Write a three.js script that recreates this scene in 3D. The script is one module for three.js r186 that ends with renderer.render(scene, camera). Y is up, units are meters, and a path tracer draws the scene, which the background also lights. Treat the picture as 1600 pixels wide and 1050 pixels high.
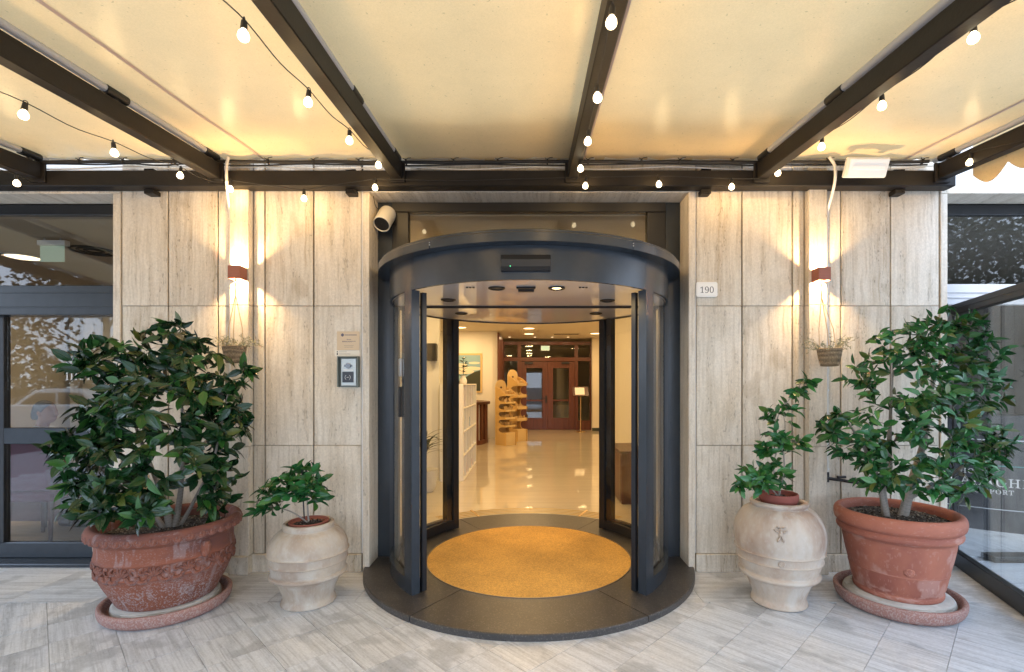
import * as THREE from 'three';
import { mergeGeometries } from 'three/addons/utils/BufferGeometryUtils.js';
import { MarchingCubes } from 'three/addons/objects/MarchingCubes.js';
import { RectAreaLightUniformsLib } from 'three/addons/lights/RectAreaLightUniformsLib.js';
import { FontLoader } from 'three/addons/loaders/FontLoader.js';
import { TextGeometry } from 'three/addons/geometries/TextGeometry.js';

// ---------------------------------------------------------------- camera, sky, sun, exposure
const scene = new THREE.Scene();
const F = 770, CX = 826.5, CY = 600, EYE = 1.5, DEG = Math.PI / 180;
const camera = new THREE.PerspectiveCamera(2 * Math.atan(525 / F) / DEG, 1600 / 1050, 0.05, 400);
camera.position.set(0, EYE, 0);
camera.lookAt(0, EYE, -1);
camera.setViewOffset(1600, 1050, 800 - CX, 525 - CY, 1600, 1050);     // shift lens: the horizon lies low in the frame
camera.updateProjectionMatrix();

const SKY_W = 128, SKY_H = 64, skyData = new Float32Array(SKY_W * SKY_H * 4);
for (let j = 0; j < SKY_H; j++) for (let i = 0; i < SKY_W; i++) {
  const e = Math.max(0, (j + 0.5) / SKY_H * 2 - 1), k = Math.pow(1 - e, 2.2), o = (j * SKY_W + i) * 4;
  skyData[o] = 1.08 + 0.34 * k; skyData[o + 1] = 1.44 + 0.20 * k; skyData[o + 2] = 2.10 - 0.12 * k; skyData[o + 3] = 1;
}
const sky = new THREE.DataTexture(skyData, SKY_W, SKY_H, THREE.RGBAFormat, THREE.FloatType);
sky.mapping = THREE.EquirectangularReflectionMapping; sky.magFilter = THREE.LinearFilter; sky.needsUpdate = true;
scene.background = sky; scene.environment = sky;
scene.backgroundIntensity = 1; scene.environmentIntensity = 1;

const sun = new THREE.DirectionalLight(new THREE.Color(1, 0.95, 0.86), 1.2);
sun.position.set(-7, 18, 9); sun.target.position.set(0, 1, -3);
sun.castShadow = true; sun.shadow.radius = 22; sun.shadow.mapSize.set(2048, 2048);
Object.assign(sun.shadow.camera, { left: -12, right: 12, top: 12, bottom: -12, near: 1, far: 60 });
scene.add(sun, sun.target);

const renderer = new THREE.WebGLRenderer({ antialias: true });
renderer.toneMapping = THREE.LinearToneMapping;
renderer.toneMappingExposure = 2.2;
renderer.shadowMap.enabled = true;
renderer.shadowMap.type = THREE.PCFSoftShadowMap;
RectAreaLightUniformsLib.init();

// ---------------------------------------------------------------- helpers
let seedState = 20240611;
function rnd() { seedState |= 0; seedState = seedState + 0x6D2B79F5 | 0; let t = Math.imul(seedState ^ seedState >>> 15, 1 | seedState); t = t + Math.imul(t ^ t >>> 7, 61 | t) ^ t; return ((t ^ t >>> 14) >>> 0) / 4294967296; }
const rr = (a, b) => a + (b - a) * rnd();
const reseed = s => { seedState = s; };
const V = (x, y, z) => new THREE.Vector3(x, y, z);
const at = (px, py, d) => V((px - CX) / F * d, EYE + (CY - py) / F * d, -d);      // a point seen at px, py and standing d metres away
const C = (r, g, b) => new THREE.Color().setRGB(r, g, b);
const clamp = (x, a = 0, b = 1) => Math.min(b, Math.max(a, x));
const smooth = (a, b, x) => { const t = clamp((x - a) / (b - a)); return t * t * (3 - 2 * t); };
const taken = new Map();
function numbered(n) { const k = taken.get(n) || 0; taken.set(n, k + 1); return k ? `${n}_${String(k).padStart(3, '0')}` : n; }
function merge(list) {
  if (!Array.isArray(list)) return list;
  if (list.length === 1) return list[0];
  const flat = list.map(g => { const q = g.index ? g.toNonIndexed() : g.clone(); for (const k of Object.keys(q.attributes)) if (!['position', 'normal', 'uv'].includes(k)) q.deleteAttribute(k); if (!q.attributes.uv) q.setAttribute('uv', new THREE.BufferAttribute(new Float32Array(q.attributes.position.count * 2), 2)); q.morphAttributes = {}; return q; });
  return mergeGeometries(flat, false);
}
function mesh(name, geo, mat, parent) {
  const m = new THREE.Mesh(merge(geo), mat);
  m.name = parent && parent !== scene ? name : numbered(name);
  m.castShadow = m.receiveShadow = true;
  (parent || scene).add(m); return m;
}
function tag(o, label, category, group) { o.userData.label = label; if (category) o.userData.category = category; if (group) o.userData.group = group; return o; }
function thing(name, label, category, p = [0, 0, 0], turn = 0, group) {
  const o = new THREE.Group(); o.name = numbered(name); o.position.set(...p); o.rotation.y = turn; scene.add(o);
  return tag(o, label, category, group);
}
function part(name, parent) { const o = new THREE.Group(); o.name = name; parent.add(o); return o; }
function struct(name, geo, mat) { const m = mesh(name, geo, mat, scene); m.userData.kind = 'structure'; return m; }
const stuff = m => { m.userData.kind = 'stuff'; return m; };

// a box with chamfered edges: 44 triangles, uv in metres
function cbox(x0, x1, y0, y1, z0, z1, c = 0.003, ou = 0, ov = 0) {
  const h = [(x1 - x0) / 2, (y1 - y0) / 2, (z1 - z0) / 2], m = [(x0 + x1) / 2, (y0 + y1) / 2, (z0 + z1) / 2];
  c = Math.min(c, ...h.map(v => v * 0.45));
  const P = [], N = [], U = [];
  const tri = (a, b, d) => {
    const ab = b.map((v, i) => v - a[i]), ac = d.map((v, i) => v - a[i]);
    let n = [ab[1] * ac[2] - ab[2] * ac[1], ab[2] * ac[0] - ab[0] * ac[2], ab[0] * ac[1] - ab[1] * ac[0]];
    const cen = a.map((v, i) => v + b[i] + d[i]);
    if (n[0] * cen[0] + n[1] * cen[1] + n[2] * cen[2] < 0) { [b, d] = [d, b]; n = n.map(v => -v); }
    const l = Math.hypot(...n) || 1; n = n.map(v => v / l);
    for (const p of [a, b, d]) {
      P.push(p[0] + m[0], p[1] + m[1], p[2] + m[2]); N.push(...n);
      const w = [p[0] + m[0], p[1] + m[1], p[2] + m[2]], an = n.map(Math.abs);
      if (an[0] > an[1] && an[0] > an[2]) U.push(w[2] + ou, w[1] + ov); else if (an[1] > an[2]) U.push(w[0] + ou, w[2] + ov); else U.push(w[0] + ou, w[1] + ov);
    }
  };
  const quad = (a, b, d, e) => { tri(a, b, d); tri(a, d, e); };
  const pt = (o) => { const p = [0, 0, 0]; for (const k in o) p[k] = o[k]; return p; };
  for (let a = 0; a < 3; a++) for (const s of [-1, 1]) {
    const b = (a + 1) % 3, k = (a + 2) % 3;
    quad(...[[-1, -1], [1, -1], [1, 1], [-1, 1]].map(([u, v]) => pt({ [a]: s * h[a], [b]: u * (h[b] - c), [k]: v * (h[k] - c) })));
  }
  for (let k = 0; k < 3; k++) { const a = (k + 1) % 3, b = (k + 2) % 3; for (const s of [-1, 1]) for (const t of [-1, 1]) quad(...[-1, 1].map(v => pt({ [a]: s * h[a], [b]: t * (h[b] - c), [k]: v * (h[k] - c) })), ...[1, -1].map(v => pt({ [a]: s * (h[a] - c), [b]: t * h[b], [k]: v * (h[k] - c) }))); }
  for (const s of [-1, 1]) for (const t of [-1, 1]) for (const u of [-1, 1]) tri([s * h[0], t * (h[1] - c), u * (h[2] - c)], [s * (h[0] - c), t * h[1], u * (h[2] - c)], [s * (h[0] - c), t * (h[1] - c), u * h[2]]);
  const g = new THREE.BufferGeometry();
  g.setAttribute('position', new THREE.Float32BufferAttribute(P, 3)); g.setAttribute('normal', new THREE.Float32BufferAttribute(N, 3)); g.setAttribute('uv', new THREE.Float32BufferAttribute(U, 2));
  return g;
}
const cb = (w, h, d, x = 0, y = 0, z = 0, c = 0.003) => cbox(x - w / 2, x + w / 2, y - h / 2, y + h / 2, z - d / 2, z + d / 2, c);
function uvMetres(g, ou = 0, ov = 0) {
  g = g.index ? g.toNonIndexed() : g; g.computeVertexNormals();
  const p = g.attributes.position, n = g.attributes.normal, u = new Float32Array(p.count * 2);
  for (let i = 0; i < p.count; i++) {
    const a = Math.abs(n.getX(i)), b = Math.abs(n.getY(i)), c = Math.abs(n.getZ(i));
    if (a > b && a > c) { u[2 * i] = p.getZ(i) + ou; u[2 * i + 1] = p.getY(i) + ov; } else if (b > c) { u[2 * i] = p.getX(i) + ou; u[2 * i + 1] = p.getZ(i) + ov; } else { u[2 * i] = p.getX(i) + ou; u[2 * i + 1] = p.getY(i) + ov; }
  }
  g.setAttribute('uv', new THREE.BufferAttribute(u, 2)); return g;
}
// a curved bar: angles from the +z side (towards the street) round to +x
function arcSlab(r0, r1, y0, y1, a0, a1, n = 24, bev = 0) {
  const P = [], N = [], U = [], full = a1 - a0 > 6.28;
  const pr = bev ? [[r0, y0], [r1, y0], [r1, y1 - bev], [r1 - bev, y1], [r0, y1]] : [[r0, y0], [r1, y0], [r1, y1], [r0, y1]];
  const X = (r, a, y) => [r * Math.sin(a), y, r * Math.cos(a)];
  for (let k = 0; k < pr.length; k++) {
    const [ra, ya] = pr[k], [rb, yb] = pr[(k + 1) % pr.length], dr = rb - ra, dy = yb - ya, l = Math.hypot(dr, dy), nr = dy / l, ny = -dr / l;
    for (let i = 0; i < n; i++) {
      const s = a0 + (a1 - a0) * i / n, t = a0 + (a1 - a0) * (i + 1) / n;
      const q = [[ra, s, ya], [ra, t, ya], [rb, t, yb], [ra, s, ya], [rb, t, yb], [rb, s, yb]];
      for (const [r, a, y] of q) { P.push(...X(r, a, y)); N.push(nr * Math.sin(a), ny, nr * Math.cos(a)); U.push(a * r1, Math.abs(ny) > 0.7 ? r : y); }
    }
  }
  const faceOut = () => { for (let i = 0; i < P.length; i += 9) { const e = [0, 1, 2].map(k => P[i + 3 + k] - P[i + k]), f = [0, 1, 2].map(k => P[i + 6 + k] - P[i + k]), n = [e[1] * f[2] - e[2] * f[1], e[2] * f[0] - e[0] * f[2], e[0] * f[1] - e[1] * f[0]]; if (n[0] * N[i] + n[1] * N[i + 1] + n[2] * N[i + 2] < 0) { for (const A of [P, N]) for (let k = 0; k < 3; k++) [A[i + 3 + k], A[i + 6 + k]] = [A[i + 6 + k], A[i + 3 + k]]; const j = i / 3 * 2; for (let k = 0; k < 2; k++) [U[j + 2 + k], U[j + 4 + k]] = [U[j + 4 + k], U[j + 2 + k]]; } } };
  if (!full) for (const [a, s] of [[a0, -1], [a1, 1]]) for (let k = 1; k < pr.length - 1; k++) {
    const q = s > 0 ? [pr[0], pr[k + 1], pr[k]] : [pr[0], pr[k], pr[k + 1]];
    for (const [r, y] of q.reverse()) { P.push(...X(r, a, y)); N.push(s * Math.cos(a), 0, -s * Math.sin(a)); U.push(r, y); }
  }
  faceOut();
  const g = new THREE.BufferGeometry();
  g.setAttribute('position', new THREE.Float32BufferAttribute(P, 3)); g.setAttribute('normal', new THREE.Float32BufferAttribute(N, 3)); g.setAttribute('uv', new THREE.Float32BufferAttribute(U, 2));
  return g;
}
function arcSheet(r, y0, y1, a0, a1, n = 32) {
  const g = new THREE.CylinderGeometry(r, r, y1 - y0, n, 1, true, a0, a1 - a0); g.translate(0, (y0 + y1) / 2, 0); return g;
}
function tube(pts, r, seg = 0, rad = 6, curved = true) {
  const v = pts.map(p => p.isVector3 ? p : V(...p));
  const c = curved && v.length > 2 ? new THREE.CatmullRomCurve3(v, false, 'centripetal') : v.length === 2 ? new THREE.LineCurve3(v[0], v[1]) : poly(v);
  return new THREE.TubeGeometry(c, seg || Math.max(1, (v.length - 1) * 4), r, rad, false);
}
function poly(v) { const c = new THREE.CurvePath(); for (let i = 0; i + 1 < v.length; i++) c.add(new THREE.LineCurve3(v[i], v[i + 1])); return c; }
function limb(a, b, ra, rb, rad = 6) {   // a tapered, closed bar
  const d = b.clone().sub(a), g = new THREE.CylinderGeometry(rb, ra, d.length(), rad, 1); g.translate(0, d.length() / 2, 0);
  g.applyQuaternion(new THREE.Quaternion().setFromUnitVectors(V(0, 1, 0), d.normalize())); g.translate(a.x, a.y, a.z); return g;
}
function lathe(p, seg = 64) { return new THREE.LatheGeometry(p.map(([r, y]) => new THREE.Vector2(r, y)), seg); }
function rounded(p, steps = 4) {   // a softened lathe profile
  const c = new THREE.CatmullRomCurve3(p.map(([r, y]) => V(r, y, 0)), false, 'centripetal', 0.5);
  return c.getPoints((p.length - 1) * steps).map(v => [Math.max(0, v.x), v.y]);
}
const turned = (g, x = 0, y = 0, z = 0, px = 0, py = 0, pz = 0) => { g.rotateX(x); g.rotateY(y); g.rotateZ(z); g.translate(px, py, pz); return g; };
function disc(r, y, x = 0, z = 0, n = 32) { const g = new THREE.CircleGeometry(r, n); g.rotateX(-Math.PI / 2); g.translate(x, y, z); return g; }
function extrude(pts, depth, holes = [], bevel = 0) {
  const s = new THREE.Shape(pts.map(p => new THREE.Vector2(...p)));
  for (const h of holes) s.holes.push(new THREE.Path(h.map(p => new THREE.Vector2(...p))));
  return new THREE.ExtrudeGeometry(s, { depth, bevelEnabled: bevel > 0, bevelSize: bevel, bevelThickness: bevel, bevelSegments: 2, curveSegments: 12 });
}

// ---------------------------------------------------------------- noise and textures
function hash(x, y, s) { let h = Math.imul(x, 374761393) + Math.imul(y, 668265263) + Math.imul(s, 974711) | 0; h = Math.imul(h ^ h >>> 13, 1274126177); return ((h ^ h >>> 16) >>> 0) / 4294967296; }
function vn(x, y, px, py, s) {      // value noise that repeats after px, py cells
  const xi = Math.floor(x), yi = Math.floor(y), fx = x - xi, fy = y - yi, u = fx * fx * (3 - 2 * fx), v = fy * fy * (3 - 2 * fy);
  const X0 = ((xi % px) + px) % px, X1 = (X0 + 1) % px, Y0 = ((yi % py) + py) % py, Y1 = (Y0 + 1) % py;
  return (hash(X0, Y0, s) * (1 - u) + hash(X1, Y0, s) * u) * (1 - v) + (hash(X0, Y1, s) * (1 - u) + hash(X1, Y1, s) * u) * v;
}
function fbm(u, v, cx, cy, oct, s) { let t = 0, a = 0.5, n = 0; for (let k = 0; k < oct; k++) { t += a * vn(u * cx, v * cy, cx, cy, s + k * 17); n += a; a *= 0.55; cx *= 2; cy *= 2; } return t / n; }
const srgb = c => c <= 0.0031308 ? 12.92 * c : 1.055 * Math.pow(c, 1 / 2.4) - 0.055;
// f(u, v) gives [r, g, b (linear), height]; two textures come back
function paint(w, h, f, rep = [1, 1]) {
  const a = new Uint8Array(w * h * 4), b = new Uint8Array(w * h * 4);
  for (let j = 0; j < h; j++) for (let i = 0; i < w; i++) {
    const q = f((i + 0.5) / w, (j + 0.5) / h), o = (j * w + i) * 4;
    for (let k = 0; k < 3; k++) { a[o + k] = 255 * clamp(srgb(q[k])); b[o + k] = 255 * clamp(q[3] ?? 0.5); }
    a[o + 3] = b[o + 3] = 255;
  }
  return [a, b].map((d, k) => {
    const t = new THREE.DataTexture(d, w, h); t.wrapS = t.wrapT = THREE.RepeatWrapping; t.magFilter = THREE.LinearFilter; t.minFilter = THREE.LinearMipmapLinearFilter; t.generateMipmaps = true;
    t.repeat.set(...rep); if (!k) t.colorSpace = THREE.SRGBColorSpace; t.needsUpdate = true; return t;
  });
}
const std = (color, roughness = 0.6, more = {}) => new THREE.MeshStandardMaterial({ color, roughness, metalness: 0, ...more });
const phy = (color, roughness = 0.6, more = {}) => new THREE.MeshPhysicalMaterial({ color, roughness, metalness: 0, ...more });
const surf = ([map, bump], roughness, bumpScale, more = {}) => std(C(1, 1, 1), roughness, { map, bumpMap: bump, bumpScale, ...more });
const mix3 = (a, b, t) => [a[0] + (b[0] - a[0]) * t, a[1] + (b[1] - a[1]) * t, a[2] + (b[2] - a[2]) * t];

// travertine cut along the vein: streaks run along v
function travertine(base, dark, warm, s, streak, pits, nA = 22, nB = 90, bend = 0.012, soil = 0.25) {
  return (u, v) => {
    const wob = bend * (fbm(u, v, 4, 6, 3, s + 5) - 0.5);
    const a = fbm(u + wob, v, nA, 2, 4, s), b = fbm(u + wob * 2, v, nB, 5, 3, s + 31), c = fbm(u, v, 3, 3, 3, s + 61), fine = fbm(u, v, 160, 120, 2, s + 77);
    let t = clamp((a - 0.42) * 2.2) * 0.55 + clamp((b - 0.45) * 2.4) * 0.45;
    const p = pits * smooth(0.70, 0.80, fbm(u + wob, v, 150, 40, 2, s + 91)) * smooth(0.42, 0.62, a);
    let col = mix3(base, dark, clamp(t * streak));
    col = mix3(col, warm, clamp((c - 0.45) * 1.8) * 0.55); col = mix3(col, dark, smooth(0.55, 0.72, fbm(u, v, 7, 5, 4, s + 41)) * soil);
    col = col.map(q => q * (0.88 + 0.24 * fine) * (1 - 0.5 * p));
    return [...col, 0.75 - 0.55 * p - 0.15 * t + 0.1 * (fine - 0.5)];
  };
}
const wallTex = paint(1024, 1024, travertine([0.66, 0.605, 0.51], [0.47, 0.405, 0.31], [0.60, 0.50, 0.36], 11, 1.4, 0.6), [1 / 1.3, 1 / 1.3]);
const floorTex = paint(1024, 1024, travertine([0.585, 0.61, 0.635], [0.30, 0.315, 0.33], [0.53, 0.54, 0.54], 211, 1.15, 0.35, 44, 170, 0.004, 0.6), [1 / 1.1, 1 / 1.1]);
const M = {};
M.stone = surf(wallTex, 0.62, 0.0008);
const wallTexB = paint(768, 768, travertine([0.63, 0.575, 0.48], [0.43, 0.36, 0.265], [0.55, 0.44, 0.30], 57, 1.5, 0.75, 26, 100, 0.016, 0.55), [1 / 1.2, 1 / 1.2]);
M.stoneB = surf(wallTexB, 0.64, 0.0010);
M.stoneC = surf(wallTex, 0.62, 0.0012, { color: C(1, 0.99, 0.98) });
M.paving = surf(floorTex, 0.42, 0.0006);
M.pavingB = surf(floorTex, 0.46, 0.0006, { color: C(0.95, 0.95, 0.955) });
M.pavingC = surf(floorTex, 0.40, 0.0006, { color: C(1, 0.985, 0.96) });
M.grout = std(C(0.10, 0.085, 0.07), 0.95);
M.floorGrout = std(C(0.30, 0.30, 0.30), 0.95);
const plasterTex = paint(512, 512, (u, v) => { const a = fbm(u, v, 6, 6, 4, 301), b = fbm(u, v, 90, 90, 2, 317), k = 0.92 + 0.1 * a + 0.05 * (b - 0.5); return [0.72 * k, 0.71 * k, 0.68 * k, b]; }, [1, 1]);
M.plaster = surf(plasterTex, 0.85, 0.001);
// dark slate powder coat
const coatTex = paint(256, 256, (u, v) => { const b = fbm(u, v, 64, 64, 2, 331), c = fbm(u, v, 5, 5, 3, 337), k = 0.9 + 0.2 * (c - 0.5) + 0.1 * (b - 0.5); return [0.027 * k, 0.034 * k, 0.042 * k, b]; }, [4, 4]);
M.slate = surf(coatTex, 0.27, 0.0002);
M.slateDark = std(C(0.009, 0.010, 0.012), 0.35);
M.bronze = std(C(0.012, 0.011, 0.010), 0.45);
const beamTex = paint(256, 256, (u, v) => { const b = fbm(u, v, 40, 40, 3, 351), c = fbm(u, v, 3, 8, 3, 357), k = 0.8 + 0.5 * (c - 0.5) + 0.25 * (b - 0.5); return [0.015 * k, 0.013 * k, 0.012 * k, b]; }, [2, 2]);
M.beam = phy(C(1, 1, 1), 0.5, { map: beamTex[0], bumpMap: beamTex[1], bumpScale: 0.0004, specularIntensity: 0.55 });
M.black = std(C(0.012, 0.012, 0.013), 0.45);
M.rubber = std(C(0.015, 0.015, 0.015), 0.75);
M.whitePlastic = std(C(0.74, 0.73, 0.70), 0.45);
M.cable = std(C(0.68, 0.66, 0.61), 0.5);
M.metal = std(C(0.62, 0.63, 0.64), 0.32, { metalness: 0.9 });
M.tubeGrey = std(C(0.50, 0.50, 0.51), 0.4);
M.glass = phy(C(0.94, 0.96, 0.95), 0.015, { transmission: 1, thickness: 0, ior: 1.5 });
M.glassTint = phy(C(0.86, 0.87, 0.86), 0.015, { transmission: 1, thickness: 0, ior: 1.52 });

// ---------------------------------------------------------------- ground and pavement
const WALL = -3.94;                                   // the wall face stands 3.94 m before the camera
const asphaltTex = paint(256, 256, (u, v) => { const b = fbm(u, v, 80, 80, 2, 401), k = 0.8 + 0.4 * b; return [0.055 * k, 0.055 * k, 0.057 * k, b]; }, [1, 1]);
struct('ground', uvMetres(turned(new THREE.PlaneGeometry(240, 240), -Math.PI / 2, 0, 0, 0, -0.16, 60)), surf(asphaltTex, 0.9, 0.004));
{
  // the covered terrace: a bed, a border course along the wall and square slabs laid at 45 degrees
  const terrace = new THREE.Group(); terrace.name = 'pavement'; terrace.userData.kind = 'structure'; scene.add(terrace);
  mesh('bed', uvMetres(turned(new THREE.BoxGeometry(22, 0.14, 8.7), 0, 0, 0, 0, -0.079, -0.05)), M.floorGrout, terrace);
  const EDGE = -3.385, K = Math.SQRT1_2;
  reseed(71);
  const clip = (p, inside, cut) => { const o = []; p.forEach((a, i) => { const b = p[(i + 1) % p.length], ia = inside(a), ib = inside(b); if (ia) o.push(a); if (ia !== ib) o.push(cut(a, b)); }); return o; };
  const slab = (p, grain, ou, ov, y) => {     // a thin flat prism, its uv turned so that the vein follows the grain
    const n = p.length, P = [], N = [], U = [], ca = Math.cos(grain), sa = Math.sin(grain);
    const uv = (x, z) => [x * ca + z * sa + ou, -x * sa + z * ca + ov];
    for (let i = 1; i < n - 1; i++) for (const q of [p[0], p[i], p[i + 1]]) { P.push(q[0], y, q[1]); N.push(0, 1, 0); U.push(...uv(...q)); }
    for (let i = 0; i < n; i++) { const a = p[i], b = p[(i + 1) % n]; for (const [q, yy] of [[a, y], [a, -0.012], [b, -0.012], [a, y], [b, -0.012], [b, y]]) { P.push(q[0], yy, q[1]); const l = Math.hypot(b[0] - a[0], b[1] - a[1]) || 1; N.push(-(b[1] - a[1]) / l, 0, (b[0] - a[0]) / l); U.push(...uv(...q)); } }
    for (let i = 0; i < P.length; i += 9) { const e = [0, 1, 2].map(k => P[i + 3 + k] - P[i + k]), f = [0, 1, 2].map(k => P[i + 6 + k] - P[i + k]), m = [e[1] * f[2] - e[2] * f[1], e[2] * f[0] - e[0] * f[2], e[0] * f[1] - e[1] * f[0]], l = Math.hypot(...m) || 1, s = i < 9 * (n - 2) && m[1] < 0 ? -1 : 1; if (s < 0) { for (let k = 0; k < 3; k++) [P[i + 3 + k], P[i + 6 + k]] = [P[i + 6 + k], P[i + 3 + k]]; const j = i / 3 * 2; for (let k = 0; k < 2; k++) [U[j + 2 + k], U[j + 4 + k]] = [U[j + 4 + k], U[j + 2 + k]]; } else if (i >= 9 * (n - 2)) for (let k = 0; k < 9; k++) N[i + k] = m[k % 3] / l; }
    const g = new THREE.BufferGeometry();
    g.setAttribute('position', new THREE.Float32BufferAttribute(P, 3)); g.setAttribute('normal', new THREE.Float32BufferAttribute(N, 3)); g.setAttribute('uv', new THREE.Float32BufferAttribute(U, 2));
    return g;
  };
  const mats = [M.paving, M.paving, M.pavingB, M.pavingC], PA = 0.292, PB = 0.308, J = 0.0011;
  const far = [];
  for (let i = -60; i < 60; i++) for (let j = -60; j < 60; j++) {
    // s = (x + d) / sqrt 2, t = (x - d) / sqrt 2 with d = -z
    const s0 = 0.05 + i * PA + J, s1 = 0.05 + (i + 1) * PA - J, t0 = 0.03 + j * PB + J, t1 = 0.03 + (j + 1) * PB - J;
    let p = [[s0, t0], [s1, t0], [s1, t1], [s0, t1]].map(([s, t]) => [(s + t) * K, -(s - t) * K]);
    if (p.every(q => q[1] < EDGE) || p.some(q => Math.abs(q[0]) > 8.5 || q[1] > 4.0)) continue;
    p = clip(p, q => q[1] >= EDGE + J, (a, b) => { const f = (EDGE + J - a[1]) / (b[1] - a[1]); return [a[0] + f * (b[0] - a[0]), EDGE + J]; });
    if (p.length < 3) continue;
    let area = 0; p.forEach((a, k) => { const b = p[(k + 1) % p.length]; area += a[0] * b[1] - b[0] * a[1]; });
    if (area > 0) p.reverse();
    if (Math.abs(area) < 0.002) continue;
    const cx = p.reduce((a, q) => a + q[0], 0) / p.length, cz = p.reduce((a, q) => a + q[1], 0) / p.length;
    const g = slab(p, -Math.PI / 4 + rr(-0.01, 0.01), rr(0, 9), rr(0, 9), rr(-0.0006, 0.0006));
    if (cz < -2.2 && Math.abs(cx / cz) < 1.15) mesh('tile', g, mats[Math.floor(rnd() * 4)], terrace); else far.push(g);
  }
  stuff(mesh('far_tile', far, M.paving, terrace));
  for (const [a, b] of [[-8.4, -0.6], [0.6, 8.4]]) for (let x = a; x < b - 0.1; x += 0.6) {
    const x1 = Math.min(b, x + 0.6);
    mesh('border_tile', slab([[x + J, -4.18], [x + J, EDGE - J], [x1 - J, EDGE - J], [x1 - J, -4.18]], Math.PI / 2, rr(0, 9), rr(0, 9), rr(-0.0005, 0.0005)), mats[Math.floor(rnd() * 4)], terrace);
  }
  mesh('kerb', uvMetres(cbox(-11, 11, -0.158, 0.0, 4.31, 4.55, 0.015)), M.pavingB, terrace);
}

// ---------------------------------------------------------------- the hotel front
const facade = thing('hotel_facade', 'travertine clad hotel front with doorway and glazed openings', 'building');
{
  const f = facade, top = 3.085, T = 9;
  // core walls behind the stone
  const core = [];
  for (const [x0, x1] of [[-3.25, -1.33], [1.338, 3.29]]) core.push(cbox(x0, x1, 0.0, top, -4.2, -3.972, 0.001));
  core.push(cbox(-3.25, 3.29, top, T, -4.2, -3.972, 0.001));
  mesh('wall', core, M.grout, f);
  for (const q of [[3.3, 9.2, 3.095, T], [-9.2, -3.262, 3.095, T], [7.0, 9.2, 0, 3.09], [-9.2, -6.9, 0, 3.09]]) mesh('plaster_wall', cbox(...q, -4.2, -3.955, 0.002), M.plaster, f);
  mesh('upper_storey', cbox(-9.2, 9.2, 3.07, T, -21, -4.205, 0.002), M.plaster, f);
  // stone panels with open joints
  reseed(5);
  const rows = [[0.146, 1.007], [1.011, 2.122], [2.126, 3.24], [3.244, 4.3]], G = 0.006;
  const bays = [[-3.257, -2.884], [-2.884, -2.487], [-2.487, -2.36], [-2.205, -2.111], [-2.111, -1.722], [-1.722, -1.338], [1.334, 1.704], [1.704, 2.106], [2.106, 2.203], [2.352, 2.494], [2.494, 2.891], [2.891, 3.283]];
  const mats = [M.stone, M.stoneB, M.stoneC, M.stoneB];
  bays.forEach(([x0, x1], i) => rows.forEach(([y0, y1]) => mesh('panel', cbox(x0 + G, x1 - G, y0, y1, -3.97, WALL + rr(-0.0015, 0.0015), 0.002, rr(0, 7), rr(0, 7)), mats[Math.floor(rnd() * 4)], f)));
  mesh('panel', cbox(-1.325, 1.33, 3.09, 4.3, -3.97, WALL, 0.002, 3, 1), M.stone, f);
  for (const [x0, x1] of [[-2.357, -2.208], [2.206, 2.349]]) {
    const p = part('pilaster', f); let y = 0.146;
    for (const y1 of [1.008, 2.123, 3.24, 4.3]) { mesh('panel', cbox(x0, x1, y, y1 - 0.003, -3.97, -3.88, 0.003, rr(0, 7), rr(0, 7)), M.stoneC, p); y = y1; }
  }
  for (const [x0, x1] of [[-3.257, -2.36], [-2.205, -1.338], [1.334, 2.203], [2.352, 3.283]]) mesh('skirting', cbox(x0, x1, 0.002, 0.142, -3.97, -3.925, 0.003, rr(0, 5), rr(0, 5)), M.stoneB, f);
  mesh('skirting', cbox(-2.36, -2.205, 0.002, 0.142, -3.97, -3.865, 0.003, 1, 2), M.stoneB, f);
  mesh('skirting', cbox(2.203, 2.352, 0.002, 0.142, -3.97, -3.865, 0.003, 4, 2), M.stoneB, f);
  // stone surround of the doorway
  mesh('jamb', cbox(-1.327, -1.274, 0.002, 3.03, -4.16, -3.931, 0.004, 2, 0), M.stoneC, f);
  mesh('jamb', cbox(1.274, 1.327, 0.002, 3.03, -4.16, -3.931, 0.004, 5, 3), M.stoneC, f);
  mesh('lintel', cbox(-1.327, 1.327, 3.031, 3.085, -4.16, -3.931, 0.004, 1, 4), M.stoneC, f);
  for (const s of [-1, 1]) mesh('edge_strip', cbox(s < 0 ? -1.3365 : 1.3285, s < 0 ? -1.3285 : 1.3325, 0.15, 3.08, -3.96, -3.934, 0.001), M.whitePlastic, f);
  // stone surrounds of the glazed openings
  mesh('jamb', cbox(-3.323, -3.262, 0.002, 3.02, -4.16, -3.934, 0.004, 7, 0), M.stoneC, f);
  mesh('jamb', cbox(3.288, 3.344, 0.002, 3.02, -4.16, -3.934, 0.004, 3, 2), M.stoneC, f);
  mesh('lintel', cbox(-6.9, -3.262, 3.021, 3.088, -4.16, -3.934, 0.004, 2, 2), M.stoneC, f);
  mesh('lintel', cbox(3.288, 7.0, 3.021, 3.088, -4.16, -3.934, 0.004, 4, 2), M.stoneC, f);
  // the dark frame in the doorway with its fanlight
  const dw = part('door_frame', f);
  mesh('side_panel', cbox(-1.30, -1.155, 0.0, 3.06, -4.235, -4.165, 0.003), M.slate, dw);
  mesh('side_panel', cbox(1.155, 1.30, 0.0, 3.06, -4.235, -4.165, 0.003), M.slate, dw);
  mesh('header', cbox(-1.155, 1.155, 2.955, 3.06, -4.235, -4.161, 0.003), M.bronze, dw);
  mesh('mullion', cbox(-1.155, -1.02, 2.45, 2.953, -4.235, -4.168, 0.003), M.bronze, dw);
  mesh('mullion', cbox(1.0, 1.155, 2.45, 2.953, -4.235, -4.168, 0.003), M.bronze, dw);
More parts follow.
